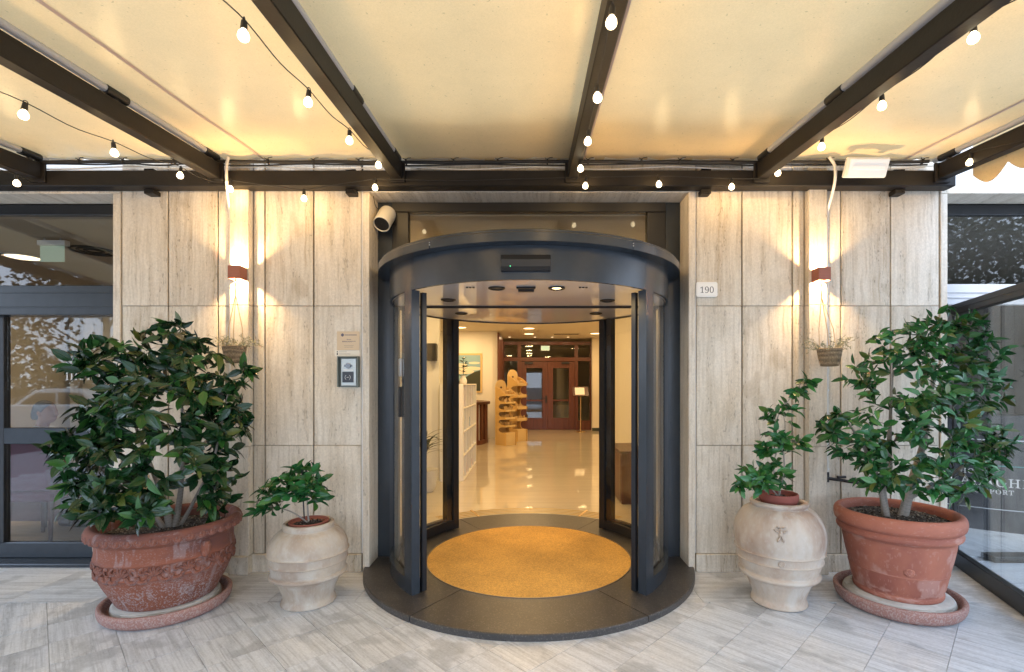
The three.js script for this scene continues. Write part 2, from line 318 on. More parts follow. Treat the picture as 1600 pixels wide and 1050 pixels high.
  mesh('fanlight_pane', cbox(-1.02, 1.0, 2.45, 2.953, -4.212, -4.206, 0.001), M.glassTint, dw);
  // glazed front of the restaurant
  const w1 = part('restaurant_window', f), Z0 = -4.22, Z1 = -4.165;
  mesh('head_rail', cbox(-6.9, -3.325, 2.93, 3.018, Z0, Z1, 0.004), M.slateDark, w1);
  mesh('operator_rail', [cbox(-6.9, -3.325, 2.075, 2.32, Z0 - 0.02, -4.09, 0.006), cbox(-6.9, -3.325, 2.25, 2.262, -4.1, -4.085, 0.003), cbox(-6.9, -3.325, 2.13, 2.142, -4.1, -4.085, 0.003)], M.slate, w1);
  mesh('middle_rail', cbox(-6.9, -3.325, 0.99, 1.13, Z0, Z1, 0.006), M.slate, w1);
  mesh('bottom_rail', cbox(-6.9, -3.325, 0.03, 0.16, Z0, Z1, 0.006), M.slate, w1);
  mesh('sill', cbox(-6.9, -3.325, 0.001, 0.03, -4.24, -4.02, 0.006), M.slate, w1);
  for (const x of [-4.488, -5.7, -6.85]) mesh('stile', cbox(x, x + 0.05, 0.16, 2.075, Z0 - 0.004, Z1 + 0.004, 0.004), M.slateDark, w1);
  mesh('stile', cbox(-3.357, -3.325, 0.16, 2.93, Z0, Z1 - 0.005, 0.004), M.slateDark, w1);
  mesh('transom_pane', cbox(-6.9, -3.358, 2.321, 2.929, -4.196, -4.19, 0.001), M.glassTint, w1);
  for (const [x0, x1] of [[-4.437, -3.358], [-5.649, -4.489], [-6.799, -5.701]]) {
    mesh('pane', cbox(x0, x1, 1.131, 2.074, -4.196, -4.19, 0.001), M.glassTint, w1);
    mesh('pane', cbox(x0, x1, 0.161, 0.989, -4.196, -4.19, 0.001), M.glassTint, w1);
  }
  // glazed front of the side entrance
  const w2 = part('side_entrance_window', f);
  mesh('head_rail', cbox(3.346, 7.0, 2.93, 3.018, Z0, Z1, 0.004), M.slateDark, w2);
  mesh('transom_rail', [cbox(3.346, 7.0, 2.17, 2.345, Z0, Z1, 0.004), cbox(3.346, 7.0, 2.27, 2.283, Z1, -4.155, 0.002), cbox(3.346, 7.0, 2.225, 2.238, Z1, -4.155, 0.002)], M.tubeGrey, w2);
  mesh('stile', cbox(3.346, 3.372, 0.03, 2.93, Z0, Z1 - 0.004, 0.003), M.slateDark, w2);
  mesh('transom_pane', cbox(3.373, 7.0, 2.346, 2.929, -4.196, -4.19, 0.001), M.glassTint, w2);
  mesh('floor_rail', cbox(3.9, 7.0, 0.001, 0.05, -4.26, -4.12, 0.006), M.slateDark, w2);
}
// balcony slab over the entrance, above the awning: it shades the fabric near the wall
{
  const b = thing('balcony', 'stone balcony slab projecting over the awning above the entrance', 'balcony', [0.4, 3.42, WALL]);
  mesh('slab', uvMetres(cbox(-1.42, 1.45, 0, 0.16, 0, 0.86, 0.01)), M.plaster, b);
  mesh('parapet', uvMetres(cbox(-1.42, 1.45, 0.162, 1.1, 0.76, 0.86, 0.01)), M.plaster, b);
}
// glazed wind screen standing out from the side entrance
{
  const a = V(3.56, 0, -4.12), bq = V(3.02, 0, -2.62), dir = bq.clone().sub(a), len = dir.length();
  const s = thing('glass_screen', 'dark framed clear glass wind screen standing out from the side entrance', 'glass screen', [a.x, 0, a.z], Math.atan2(-dir.z, dir.x));
  mesh('bottom_rail', cbox(0, len, 0.002, 0.125, -0.03, 0.03, 0.005), M.slateDark, s);
  mesh('top_rail', [cbox(0, len, 2.07, 2.16, -0.03, 0.03, 0.005), cbox(0, len, 2.115, 2.122, 0.03, 0.034, 0.001)], M.bronze, s);
  mesh('post', cbox(0, 0.03, 0.125, 2.07, -0.02, 0.02, 0.003), M.slateDark, s);
  mesh('post', cbox(len - 0.04, len, 0.125, 2.07, -0.02, 0.02, 0.003), M.slateDark, s);
  mesh('pane', cbox(0.03, len - 0.04, 0.125, 2.07, -0.004, 0.004, 0.001), M.glassTint, s);
}

// ---------------------------------------------------------------- curved sliding door
const DZ = -4.21, LOBBY = 58;
const stoneDarkTex = paint(512, 512, (u, v) => { const b = fbm(u, v, 120, 120, 2, 501), c = fbm(u, v, 8, 8, 4, 507), sp = smooth(0.72, 0.8, fbm(u, v, 170, 170, 1, 511)), k = 0.75 + 0.5 * c + 0.3 * (b - 0.5); return [0.040 * k + 0.05 * sp, 0.037 * k + 0.045 * sp, 0.035 * k + 0.04 * sp, b]; }, [1, 1]);
M.basalt = surf(stoneDarkTex, 0.42, 0.0004);
M.ceilingGloss = phy(C(0.62, 0.61, 0.60), 0.30, { clearcoat: 0.9, clearcoatRoughness: 0.04 });
function lampDisc(parent, r, x, y, z, color, power, strength, light = true) {     // glowing disc that looks down, with a light of its size
  const g = new THREE.CircleGeometry(r, 24); g.rotateX(Math.PI / 2); g.translate(x, y, z);
  mesh('lamp_diffuser', g, std(C(0.02, 0.02, 0.02), 0.5, { emissive: color, emissiveIntensity: strength }), parent);
  if (!light) return;
  const l = new THREE.RectAreaLight(color, power, r * 1.77, r * 1.77);
  l.position.set(x, y - 0.006, z); l.rotation.x = -Math.PI / 2; parent.add(l);
}
{
  const d = thing('curved_sliding_door', 'round slate grey automatic door drum with curved glass and open passage', 'door', [0, 0, DZ]);
  const A = a => a * DEG;
  const base = part('base_ring', d);
  for (const [a, b] of [[-33.8, 33.8], [34.1, 90], [-90, -34.1], [90.3, 146], [-146, -90.3], [146.3, 213.7]]) mesh('ring_slab', arcSlab(0.862, 1.345, -0.01, 0.042, A(a), A(b), 28, 0.006), M.basalt, base);
  mesh('mat_edge', arcSlab(0.856, 0.862, 0.0, 0.046, 0, 6.2831853, 72), std(C(0.25, 0.22, 0.18), 0.4, { metalness: 0.8 }), base);
  const can = part('canopy', d);
  for (const [a, b] of [[-62, 61.8], [62, 117.8], [118, 241.8], [242, 297.8]]) mesh('drum_band', arcSlab(1.125, 1.145, 2.15, 2.366, A(a), A(b), 40), M.slate, can);
  mesh('drum_core', arcSlab(1.105, 1.1245, 2.165, 2.366, 0, 6.2831853, 72), M.black, can);
  for (const [a, b] of [[-31, 32.85], [33, 179.9], [180, 328.85]]) mesh('rim', arcSlab(1.1, 1.234, 2.3665, 2.424, A(a), A(b), 56, 0.004), M.slate, can);
  mesh('rim_cap', arcSlab(1.1, 1.22, 2.427, 2.444, 0, 6.2831853, 96, 0.004), M.slate, can);
  mesh('roof', (() => { const g = new THREE.CylinderGeometry(1.1, 1.1, 0.03, 64); g.translate(0, 2.425, 0); return g; })(), M.slateDark, can);
  for (const a of [-31, 33]) mesh('rivet', [2.38, 2.395].map(y => { const g = new THREE.SphereGeometry(0.004, 8, 6); g.translate(1.235 * Math.sin(A(a)), y + 0.01, 1.235 * Math.cos(A(a))); return g; }), M.metal, can);
  // ceiling of the passage with a joint across it, so that it comes as two half discs
  const ceil = part('passage_ceiling', d);
  for (const s of [0, 1]) {
    const pts = []; const z0 = 0.045;
    const aMax = Math.acos(z0 / 1.124);
    for (let i = 0; i <= 48; i++) { const a = -aMax + 2 * aMax * i / 48; pts.push([1.124 * Math.sin(a), 1.124 * Math.cos(a)]); }
    const g = extrude(pts, 0.03); g.rotateX(Math.PI / 2); g.translate(0, 2.19, 0); if (s) g.scale(1, 1, -1);
    const gg = s ? (() => { const q = g.toNonIndexed ? (g.index ? g.toNonIndexed() : g) : g; const p = q.attributes.position.array; for (let i = 0; i < p.length; i += 9) for (let k = 0; k < 3; k++) { const t = p[i + 3 + k]; p[i + 3 + k] = p[i + 6 + k]; p[i + 6 + k] = t; } q.computeVertexNormals(); return q; })() : g;
    mesh('ceiling_panel', gg, M.ceilingGloss, ceil);
  }
  mesh('track', [cbox(-1.12, 1.12, 2.17, 2.2, -0.044, 0.044, 0.002), cbox(-1.12, 1.12, 2.152, 2.1695, -0.042, -0.03, 0.002), cbox(-1.12, 1.12, 2.152, 2.1695, 0.03, 0.042, 0.002)], M.black, ceil);
  const ring = (x, z, r) => { const g = new THREE.TorusGeometry(r, 0.009, 8, 28); g.rotateX(Math.PI / 2); g.translate(x, 2.158, z); return g; };
  const spots = [[-0.222, 0.83, 0], [0.19, 0.83, 1], [-0.63, 0.36, 0], [0.617, 0.33, 0], [-0.63, -0.38, 0], [0.623, -0.38, 0]];
  for (const [x, z, lit] of spots) {
    const sp = part('downlight', d); mesh('trim', ring(x, z, 0.05), M.bronze, sp);
    if (lit) { lampDisc(sp, 0.032, x, 2.1575, z, C(1, 0.70, 0.30), 190, 8); } else { const g = new THREE.CircleGeometry(0.046, 20); g.rotateX(Math.PI / 2); g.translate(x, 2.1575, z); mesh('reflector', g, M.black, sp); }
  }
  mesh('sensor_bar', [cb(0.13, 0.012, 0.03, -0.02, 2.153, 0.86, 0.003), cb(0.11, 0.02, 0.04, -0.02, 2.149, 0.79, 0.003)], M.black, d);
  for (const x of [-0.40, 0.37]) mesh('vent', [-1, 0, 1].map(k => cb(0.016, 0.008, 0.02, x + k * 0.022, 2.158, 0.85, 0.002)), M.black, d);
  // posts, rails and panes
  for (const s of [-1, 1]) {
    const R = (a, b) => s > 0 ? [A(a), A(b)] : [-A(b), -A(a)];
    mesh('front_post', arcSlab(1.085, 1.15, 0.042, 2.15, ...R(44.6, 49.6), 4), M.slate, d);
    mesh('rear_post', arcSlab(1.085, 1.15, 0.042, 2.15, ...R(131, 136), 4), M.slateDark, d);
    mesh('wall_post', arcSlab(1.10, 1.17, 0.042, 2.15, ...R(86, 90), 4), M.slateDark, d);
    mesh('bottom_rail', arcSlab(1.095, 1.145, 0.042, 0.145, ...R(49.6, 131), 36), M.slate, d);
    mesh('curved_pane', arcSheet(1.12, 0.145, 2.15, ...R(49.6, 86)), M.glassTint, d);
    mesh('curved_pane', arcSheet(1.12, 0.145, 2.15, ...R(90, 131)), M.glassTint, d);
    const leaf = part('sliding_leaf', d);
    mesh('stile', arcSlab(1.035, 1.07, 0.05, 2.14, ...R(44.0, 45.6), 3), M.slateDark, leaf);
    mesh('stile', arcSlab(1.035, 1.07, 0.05, 2.14, ...R(133.5, 137), 3), M.slateDark, leaf);
    mesh('stile', arcSlab(1.038, 1.066, 0.05, 2.14, ...R(84.5, 86.5), 3), M.slateDark, leaf);
    mesh('rail', arcSlab(1.038, 1.066, 0.05, 0.135, ...R(46, 133.5), 40), M.slateDark, leaf);
    mesh('leaf_pane', arcSheet(1.052, 0.135, 2.14, ...R(46, 84.5), 24), M.glass, leaf);
    mesh('leaf_pane', arcSheet(1.052, 0.135, 2.14, ...R(86.5, 133.5), 30), M.glass, leaf);
  }
  // key switch and label on one front pane
  const sw = part('switch_plate', d), q = -56 * DEG;
  mesh('plate', turned(cb(0.045, 0.13, 0.012, 0, 1.62, 0), 0, q, 0, 1.128 * Math.sin(q), 0, 1.128 * Math.cos(q)), M.metal, sw);
  mesh('handle', turned(cb(0.026, 0.22, 0.02, 0, 1.37, 0), 0, q, 0, 1.13 * Math.sin(q), 0, 1.13 * Math.cos(q)), M.black, sw);
  // motion sensor on the band
  const ms = part('motion_sensor', d);
  mesh('housing', (() => { const g = extrude([[0, 0], [0, 0.088], [0.035, 0.088], [0.05, 0.06], [0.05, 0.02], [0.03, 0]], 0.30, [], 0.004); g.rotateY(-Math.PI / 2); g.translate(0.13, 2.204, 1.135); return g; })(), M.black, ms);
  mesh('indicator_led', turned(new THREE.SphereGeometry(0.004, 8, 6), 0, 0, 0, -0.115, 2.224, 1.186), std(C(0, 0.05, 0.02), 0.4, { emissive: C(0.1, 1, 0.4), emissiveIntensity: 1.5 }), ms);
}
{
  const matTex = paint(512, 512, (u, v) => { const b = fbm(u, v, 150, 150, 2, 521), c = fbm(u, v, 4, 4, 4, 523), k = 0.62 + 0.7 * b + 0.35 * (c - 0.5); return [0.60 * k, 0.335 * k, 0.075 * k, b]; }, [1, 1]);
  const g = new THREE.CylinderGeometry(0.853, 0.853, 0.02, 96); g.translate(0, 0.032, 0);
  const m = mesh('entrance_mat', uvMetres(g), surf(matTex, 0.92, 0.003, {}), scene); m.position.set(0, 0, DZ);
  tag(m, 'round golden brown coir mat on the floor of the door drum', 'mat');
}

// ---------------------------------------------------------------- awning
const SLOPE = 0.065, ZB = -3.78;                       // it falls 6.5 cm per metre away from the wall
const fall = z => -SLOPE * (z - ZB);                    // height lost between the wall beam and z
const rafterX = [-6.55, -5.17, -3.78, -2.41, -1.014, 0.338, 1.79, 3.18];
const AWN_FRONT = 1.15;
const fabricTex = paint(512, 512, (u, v) => {
  const a = fbm(u, v, 200, 200, 1, 601), b = fbm(u, v, 5, 5, 4, 603), sp = smooth(0.86, 0.9, fbm(u, v, 60, 60, 2, 607)) * 0.3, k = (0.93 + 0.1 * (b - 0.5) + 0.09 * (a - 0.5)) * (1 - sp);
  const st = smooth(0.58, 0.75, fbm(u, v, 9, 7, 5, 613)) * 0.02; return [0.84 * k * (1 - st), 0.635 * k * (1 - st), 0.33 * k * (1 - st), a];
}, [1 / 0.8, 1 / 0.8]);
M.fabric = phy(C(1, 1, 1), 1, { map: fabricTex[0], transmission: 0.155, thickness: 0, clearcoat: 0.75, clearcoatRoughness: 0.24, side: THREE.DoubleSide });
M.seam = phy(C(0.52, 0.38, 0.30), 1, { transmission: 0.2, thickness: 0, side: THREE.DoubleSide });
M.hem = phy(C(0.80, 0.76, 0.68), 1, { transmission: 0.3, thickness: 0, side: THREE.DoubleSide });
{
  const aw = thing('awning', 'cream fabric awning on dark steel rafters fixed to the hotel front', 'awning', [0, 0, 0]);
  const fabY = (x, z) => {
    let i = 0; while (i < rafterX.length - 2 && x > rafterX[i + 1]) i++;
    const u = clamp((x - rafterX[i]) / (rafterX[i + 1] - rafterX[i])), w = (z - ZB);
    return 3.262 + fall(z) - 0.022 * Math.sin(Math.PI * u) * smooth(-0.1, 0.8, w) + 0.006 * Math.sin(w * 6.1 + i * 2) * Math.sin(Math.PI * u) * 0.5
      + 0.010 * Math.exp(-w * 2.6) * (Math.sin(x * 23) + 0.6 * Math.sin(x * 41 + 1)) * 0.7 + 0.004 * Math.sin(w * 2.3 + x * 3.1) ;
  };
  const sheet = (x0, x1, z0, z1, nx, nz, dy = 0) => {
    const g = new THREE.PlaneGeometry(1, 1, nx, nz), p = g.attributes.position, uv = g.attributes.uv;
    for (let k = 0; k < p.count; k++) { const x = x0 + (p.getX(k) + 0.5) * (x1 - x0), z = z0 + (p.getY(k) + 0.5) * (z1 - z0); p.setXYZ(k, x, fabY(x, z) + dy, z); uv.setXY(k, x, z); }
    g.computeVertexNormals(); return g;
  };
  const cover = part('cover', aw);
  for (let i = 0; i < rafterX.length - 1; i++) mesh('fabric', sheet(rafterX[i] + 0.001, rafterX[i + 1] - 0.001, -3.9, AWN_FRONT, 14, 34), M.fabric, cover);
  for (const x of [-4.6, -2.085, 0.425, 2.94]) mesh('seam_strip', sheet(x - 0.014, x + 0.014, -3.88, AWN_FRONT, 1, 34, -0.004), M.seam, cover);
  mesh('hem_strip', sheet(rafterX[0], rafterX.at(-1), -3.9, -3.845, 90, 1, -0.005), M.hem, cover);
  // scalloped valances
  const scallop = (len) => { const n = Math.round(len / 0.26), w = len / n, pts = [[0, 0]]; for (let k = 0; k < n; k++) for (let q = 0; q <= 10; q++) { const t = q / 10; pts.push([(k + t) * w, -0.22 - 0.09 * Math.sin(Math.PI * t)]); } pts.push([len, 0]); return extrude(pts, 0.0015); };
  const vs = scallop(AWN_FRONT + 3.62); vs.rotateY(-Math.PI / 2); vs.applyMatrix4(new THREE.Matrix4().makeShear(0, 0, 0, 0, 0, -SLOPE)); vs.translate(3.262, 3.262 + fall(-3.62), -3.62);
  mesh('valance', vs, M.fabric, cover);
  const vf = scallop(rafterX.at(-1) - rafterX[0]); vf.translate(rafterX[0], fabY(0.338, AWN_FRONT), AWN_FRONT + 0.01);
  mesh('valance', vf, M.fabric, cover);
  // steel
  mesh('wall_beam', cbox(-6.7, 3.30, 3.03, 3.152, -3.915, -3.805, 0.006), M.beam, aw);
  rafterX.forEach((x, i) => {
    const r = part('rafter', aw), len = AWN_FRONT - ZB;
    const g = cbox(-0.04, 0.04, 0.075, 0.195, 0, len, 0.005); g.applyMatrix4(new THREE.Matrix4().makeShear(0, 0, 0, 0, 0, -SLOPE)); g.translate(x, 3.0, ZB);
    mesh('beam', g, M.beam, r);
    mesh('end_plate', cbox(x - 0.06, x + 0.06, 3.05, 3.2, -3.803, -3.782, 0.003), M.beam, r);
    const off = -0.0, y0 = 3.262;
    const tb = limb(V(x + off, y0 - 0.014 + fall(-3.86), -3.86), V(x + off, y0 - 0.014 + fall(AWN_FRONT), AWN_FRONT), 0.023, 0.023, 12);
    mesh('roller_tube', tb, M.tubeGrey, r);
    for (const t of [0.05, 0.91, 1.8, 2.7, 3.6]) {
      const z = ZB + t, y = y0 - 0.014 + fall(z);
      mesh('bracket', [limb(V(x, y, z - 0.075), V(x, y + fall(z + 0.15) - fall(z), z + 0.075), 0.029, 0.029, 12), cbox(x - 0.012, x + 0.012, y - 0.07, y - 0.01, z - 0.015, z + 0.015, 0.002)], M.black, r);
    }
  });
  for (const x of [-2.98, -1.40, 1.39, 2.91]) for (const y of [2.993, 3.154]) mesh('wall_bracket', [cbox(x - 0.038, x + 0.038, y, y + 0.035, -3.937, -3.86, 0.002), turned(new THREE.CylinderGeometry(0.006, 0.006, 0.006, 8), Math.PI / 2, 0, 0, x + 0.02, y + 0.016, -3.858)], M.beam, aw);
  // bundled cables clipped along the top of the wall beam
  reseed(9);
  const pts = [], pts2 = []; for (let x = -6.6; x <= 3.25; x += 0.22) { pts.push(V(x, 3.212 + rr(-0.004, 0.004), -3.80 + rr(-0.004, 0.004))); pts2.push(V(x, 3.196 + rr(-0.008, 0.008), -3.815 + rr(-0.006, 0.006))); }
  mesh('cable_bundle', [tube(pts, 0.013, 120, 7), tube(pts2, 0.006, 120, 5)], M.rubber, aw);
  const pts3 = pts2.map((p, i) => V(p.x, 3.180 + 0.01 * Math.sin(i * 1.3), -3.835)); mesh('white_cable', tube(pts3, 0.005, 120, 5), M.cable, aw);
  for (let x = -4.2; x < 3.2; x += 0.36) { const z = -3.80 + rr(-0.005, 0.005), xx = x + rr(-0.04, 0.04); mesh('cable_clip', [cb(0.012, 0.034, 0.034, xx, 3.214, z, 0.002), tube([[xx, 3.228, z], [xx + 0.012, 3.236, z + 0.012], [xx + 0.04, 3.240, z + 0.014]], 0.003, 6, 5), tube([[xx, 3.228, z], [xx - 0.02, 3.236, z + 0.014]], 0.003, 2, 5)], M.rubber, aw); }
}

// ---------------------------------------------------------------- strings of bulbs
M.bulbGlass = std(C(0.9, 0.8, 0.6), 0.3, { emissive: C(1, 0.80, 0.50), emissiveIntensity: 3.2 });
M.socket = std(C(0.02, 0.018, 0.015), 0.5);
const BULB = 0.095, WARM = C(1, 0.64, 0.27);
const globe = (() => { const g = lathe(rounded([[0.0001, -0.048], [0.012, -0.0455], [0.0195, -0.037], [0.0212, -0.027], [0.0175, -0.013], [0.011, -0.004], [0.0095, 0]], 3), 16); return g; })();
const socketGeo = merge([new THREE.CylinderGeometry(0.011, 0.0135, 0.034, 12).translate(0, 0.016, 0), turned(new THREE.TorusGeometry(0.009, 0.0022, 6, 12), 0, 0.6, 0, 0, 0.04, 0)]);
function bulbString(label, pts, bulbs, sag = 0.02) {
  const o = thing('string_light', label, 'string lights', [0, 0, 0], 0, 'strings of warm bulbs under the awning');
  const wire = []; pts.forEach((p, i) => { wire.push(p.clone()); const q = pts[i + 1]; if (q) wire.push(p.clone().lerp(q, 0.5).add(V(0, -sag, 0))); });
  mesh('wire', tube(wire, 0.0028, wire.length * 5, 5), M.rubber, o);
  for (const p of bulbs) {
    const b = part('bulb', o); b.position.copy(p); b.rotation.set(rr(-0.12, 0.12), rr(0, 6), rr(-0.12, 0.12));
    mesh('socket', socketGeo, M.socket, b); mesh('bulb_globe', globe, M.bulbGlass, b);
    const l = new THREE.PointLight(WARM, BULB, 0, 2); l.position.set(0, -0.026, 0); l.castShadow = true; l.shadow.radius = 1; b.add(l);
  }
}
reseed(33);
const up = v => v.clone().add(V(0, 0.04, 0));
{
  const A = [[38, 172, 2.44], [178, 232, 2.97], [282, 269, 3.535]].map(q => at(...q)), B = [[381, 46, 1.90], [482, 152, 2.46], [546, 213, 2.96], [591, 252, 3.45]].map(q => at(...q));
  const Cc = [[956, 25, 1.84], [933, 145, 2.31], [919, 214, 2.83], [907, 258, 3.42]].map(q => at(...q)), D = [[1521, 50, 2.07], [1378, 158, 2.61], [1284, 223, 3.15], [1215, 265, 3.68]].map(q => at(...q));
  bulbString('bulb string under the rafter beside the restaurant window', [V(-2.5, 2.72, 0.9), V(-2.5, 2.80, -1.0), V(-2.5, 2.86, -1.9), ...A.map(up), V(-2.42, 3.06, -3.8)], [V(-2.5, 2.76, -1.0), V(-2.5, 2.82, -1.9), ...A]);
  bulbString('bulb string along the rafter over the intercom side of the doorway', [V(-1.12, 2.74, 0.9), V(-1.12, 2.82, -0.9), V(-1.12, 2.86, -1.4), ...B.map(up), V(-1.04, 3.1, -3.8)], [V(-1.12, 2.78, -0.9), V(-1.12, 2.82, -1.4), ...B]);
  bulbString('bulb string under the middle rafter over the door drum', [V(0.32, 2.74, 0.9), V(0.32, 2.86, -0.9), V(0.32, 2.88, -1.4), ...Cc.map(up), V(0.36, 3.06, -3.8)], [V(0.32, 2.82, -0.9), V(0.32, 2.84, -1.4), ...Cc]);
  bulbString('bulb string along the rafter between house number and emergency light', [V(1.88, 2.74, 0.9), V(1.88, 2.86, -0.9), V(1.88, 2.92, -1.5), ...D.map(up), V(1.84, 3.14, -3.8)], [V(1.88, 2.82, -0.9), V(1.88, 2.88, -1.5), ...D]);
  const far = at(26, 281, 3.56), E = at(1516, 248, 3.5);
  bulbString('bulb string on the rafter over the restaurant window', [V(-3.72, 2.75, 0.8), V(-3.70, 2.80, -1.2), V(-3.70, 2.9, -2.7), up(far), V(-3.78, 3.05, -3.79)], [V(-3.70, 2.86, -2.7), far]);
  bulbString('bulb string on the outermost rafter above the glass wind screen', [V(3.10, 2.78, 0.8), V(3.13, 2.9, -1.6), V(3.13, 3.0, -2.8), up(E), V(3.16, 3.16, -3.8)], [E]);
  const W = [[360, 290, 3.74], [475, 305, 3.74], [586, 288, 3.74], [915, 285, 3.74], [1029, 283, 3.74], [1143, 287, 3.74]].map(q => at(...q));
  bulbString('bulb string looped along the wall beam over the doorway', [V(-2.40, 3.06, -3.76), up(W[0]), V(-2.1, 3.03, -3.76), up(W[1]), V(-1.42, 3.035, -3.77), up(W[2]), V(-0.6, 3.06, -3.78), up(W[3]), up(W[4]), up(W[5]), V(1.78, 3.07, -3.77)], W, 0.0);
}

// ---------------------------------------------------------------- things fixed to the wall
M.copper = std(C(0.28, 0.095, 0.058), 0.42);
M.lampInside = std(C(0.55, 0.40, 0.25), 0.5);
function sconce(label, x, y) {
  const o = thing('wall_lamp', label, 'wall lamp', [x, y, -3.88], 0, 'cube wall lamps on the pilasters');
  const W = 0.047, H = 0.05, D = 0.1, t = 0.003;
  mesh('housing', [cbox(-W, -W + t, -H, H, 0.002, D, 0.001), cbox(W - t, W, -H, H, 0.002, D, 0.001), cbox(-W + t, W - t, -H, H, D - t, D, 0.001), cbox(-W + t, W - t, -H, H, 0.001, 0.005, 0.001)], M.copper, o);
  const g = new THREE.SphereGeometry(0.012, 16, 12); g.scale(1, 2, 1); g.translate(0, 0, 0.072);
  mesh('bulb', g, std(C(0.9, 0.8, 0.6), 0.4, { emissive: C(1, 0.8, 0.5), emissiveIntensity: 12 }), o);
  mesh('lamp_holder', turned(new THREE.CylinderGeometry(0.006, 0.006, 0.062, 8), Math.PI / 2, 0, 0, 0, 0, 0.036), M.metal, o);
  for (const s of [-1, 1]) { const l = new THREE.PointLight(C(1, 0.66, 0.32), 0.85, 0, 2); l.position.set(0, s * 0.014, 0.072); l.castShadow = true; l.shadow.radius = 0.4; o.add(l); }
}
sconce('copper brown cube wall lamp on the pilaster beside the intercom', -2.265, 2.361);
sconce('copper brown cube wall lamp on the pilaster beside the white conduit pipe', 2.270, 2.348);

// hanging baskets
const wickerTex = paint(256, 256, (u, v) => { const r = Math.sin(v * 6.283 * 15 + 1.6 * fbm(u, v, 9, 6, 3, 709)) * (0.6 + 0.4 * Math.sin(u * 6.283 * 26 + 3 * Math.floor(v * 15))), b = fbm(u, v, 40, 60, 2, 701), k = 0.6 + 0.25 * r + 0.5 * (b - 0.3); return [0.34 * k, 0.245 * k, 0.145 * k, 0.5 + 0.5 * r]; });
M.wicker = surf(wickerTex, 0.9, 0.006);
M.twine = std(C(0.55, 0.40, 0.24), 0.9);
M.dryPlant = std(C(0.30, 0.27, 0.19), 0.9);
M.dryLeaf = std(C(0.24, 0.25, 0.16), 0.85, { side: THREE.DoubleSide });
const leafGeos = [];
function leafShape(len, wid, fold, curl, n = 4, tip = 0.8) {     // along +y, face towards +z
  const P = [], I = [], U = [];
  P.push(0, 0, 0); U.push(0.5, 0);
  for (let k = 1; k < n; k++) {
    const t = k / n, w = wid * 0.5 * Math.pow(Math.sin(Math.PI * Math.pow(t, tip)), 0.85), z = -curl * t * t * len;
    P.push(-w, t * len, z + fold * w, 0, t * len, z, w, t * len, z + fold * w); U.push(0, t, 0.5, t, 1, t);
  }
  P.push(0, len, -curl * len); U.push(0.5, 1);
  const last = 1 + 3 * (n - 1);
  I.push(0, 2, 1, 0, 3, 2);
  for (let k = 0; k < n - 2; k++) { const a = 1 + 3 * k, b = a + 3; I.push(a, a + 1, b + 1, a, b + 1, b, a + 1, a + 2, b + 2, a + 1, b + 2, b + 1); }
  const a = last - 3; I.push(a, a + 1, last, a + 1, a + 2, last);
  const g = new THREE.BufferGeometry(); g.setAttribute('position', new THREE.Float32BufferAttribute(P, 3)); g.setAttribute('uv', new THREE.Float32BufferAttribute(U, 2)); g.setIndex(I); g.computeVertexNormals(); return g;
}
const basis = (dir, nrm) => { const y = dir.clone().normalize(), x = new THREE.Vector3().crossVectors(y, nrm).normalize(), z = new THREE.Vector3().crossVectors(x, y); return new THREE.Matrix4().makeBasis(x, y, z); };
function basketPlant(label, top, base, r, seed, lean) {
  reseed(seed);
  const o = thing('hanging_basket', label, 'hanging basket', [base.x, base.y, base.z], 0, 'wicker baskets hung under the wall lamps');
  const H = r * 1.55;
  mesh('basket', lathe(rounded([[0.001, 0.001], [r * 0.66, 0.0], [r * 0.74, 0.01], [r * 0.92, H * 0.6], [r, H * 0.97], [r * 0.97, H], [r * 0.9, H * 0.97], [r * 0.82, H * 0.8], [0.001, H * 0.78]], 3), 28), M.wicker, o);
  const t = top.clone().sub(base), knot = t.clone().multiplyScalar(1).add(V(0, -0.13, 0));
  const cords = [tube([t, knot], 0.0045, 1, 5)];
  for (let k = 0; k < 3; k++) { const a = k * 2.094 + 0.4; cords.push(tube([knot, V(r * Math.sin(a), H, r * Math.cos(a)), V(r * 0.8 * Math.sin(a), 0.01, r * 0.8 * Math.cos(a))], 0.0032, 2, 5, false)); }
  cords.push(turned(new THREE.TorusGeometry(r * 1.01, 0.003, 6, 24), Math.PI / 2, 0, 0, 0, H, 0));
  mesh('cord', cords, M.twine, o);
  const stems = [], leaves = [];
  for (let k = 0; k < 46; k++) {
    const a = rr(0, 6.283), s = rr(0.3, 1), dirv = V(Math.sin(a) * s + lean, rr(0.2, 1.1), Math.cos(a) * s * 0.8).normalize(), L = rr(0.08, 0.19), p0 = V(Math.sin(a) * r * 0.5, H * 0.85, Math.cos(a) * r * 0.5);
    const p1 = p0.clone().addScaledVector(dirv, L * 0.6), p2 = p1.clone().add(V(dirv.x * L * 0.5, L * rr(-0.35, 0.25), dirv.z * L * 0.5));
    if (p2.z < -0.06) p2.z = -0.06;
    stems.push(tube([p0, p1, p2], 0.0012, 5, 4));
    for (let q = 0; q < 9; q++) { const f = rr(0.25, 1), p = f < 0.5 ? p0.clone().lerp(p1, f * 2) : p1.clone().lerp(p2, f * 2 - 1), g = leafShape(rr(0.012, 0.024), 0.006, 0.1, 0.2, 2); g.applyMatrix4(basis(V(rr(-1, 1), rr(-0.6, 1), rr(-1, 1)), V(rr(-1, 1), rr(-1, 1), 1))); g.translate(p.x, p.y, p.z); leaves.push(g); }
  }
  const pl = part('dried_plant', o);
  mesh('stems', stems, M.dryPlant, pl); stuff(mesh('foliage', leaves, M.dryLeaf, pl));
}
basketPlant('wicker basket with dried grasses hung under the lamp near the glossy dark shrub', V(-2.262, 2.318, -3.80), V(-2.235, 1.66, -3.74), 0.082, 91, 0.1);
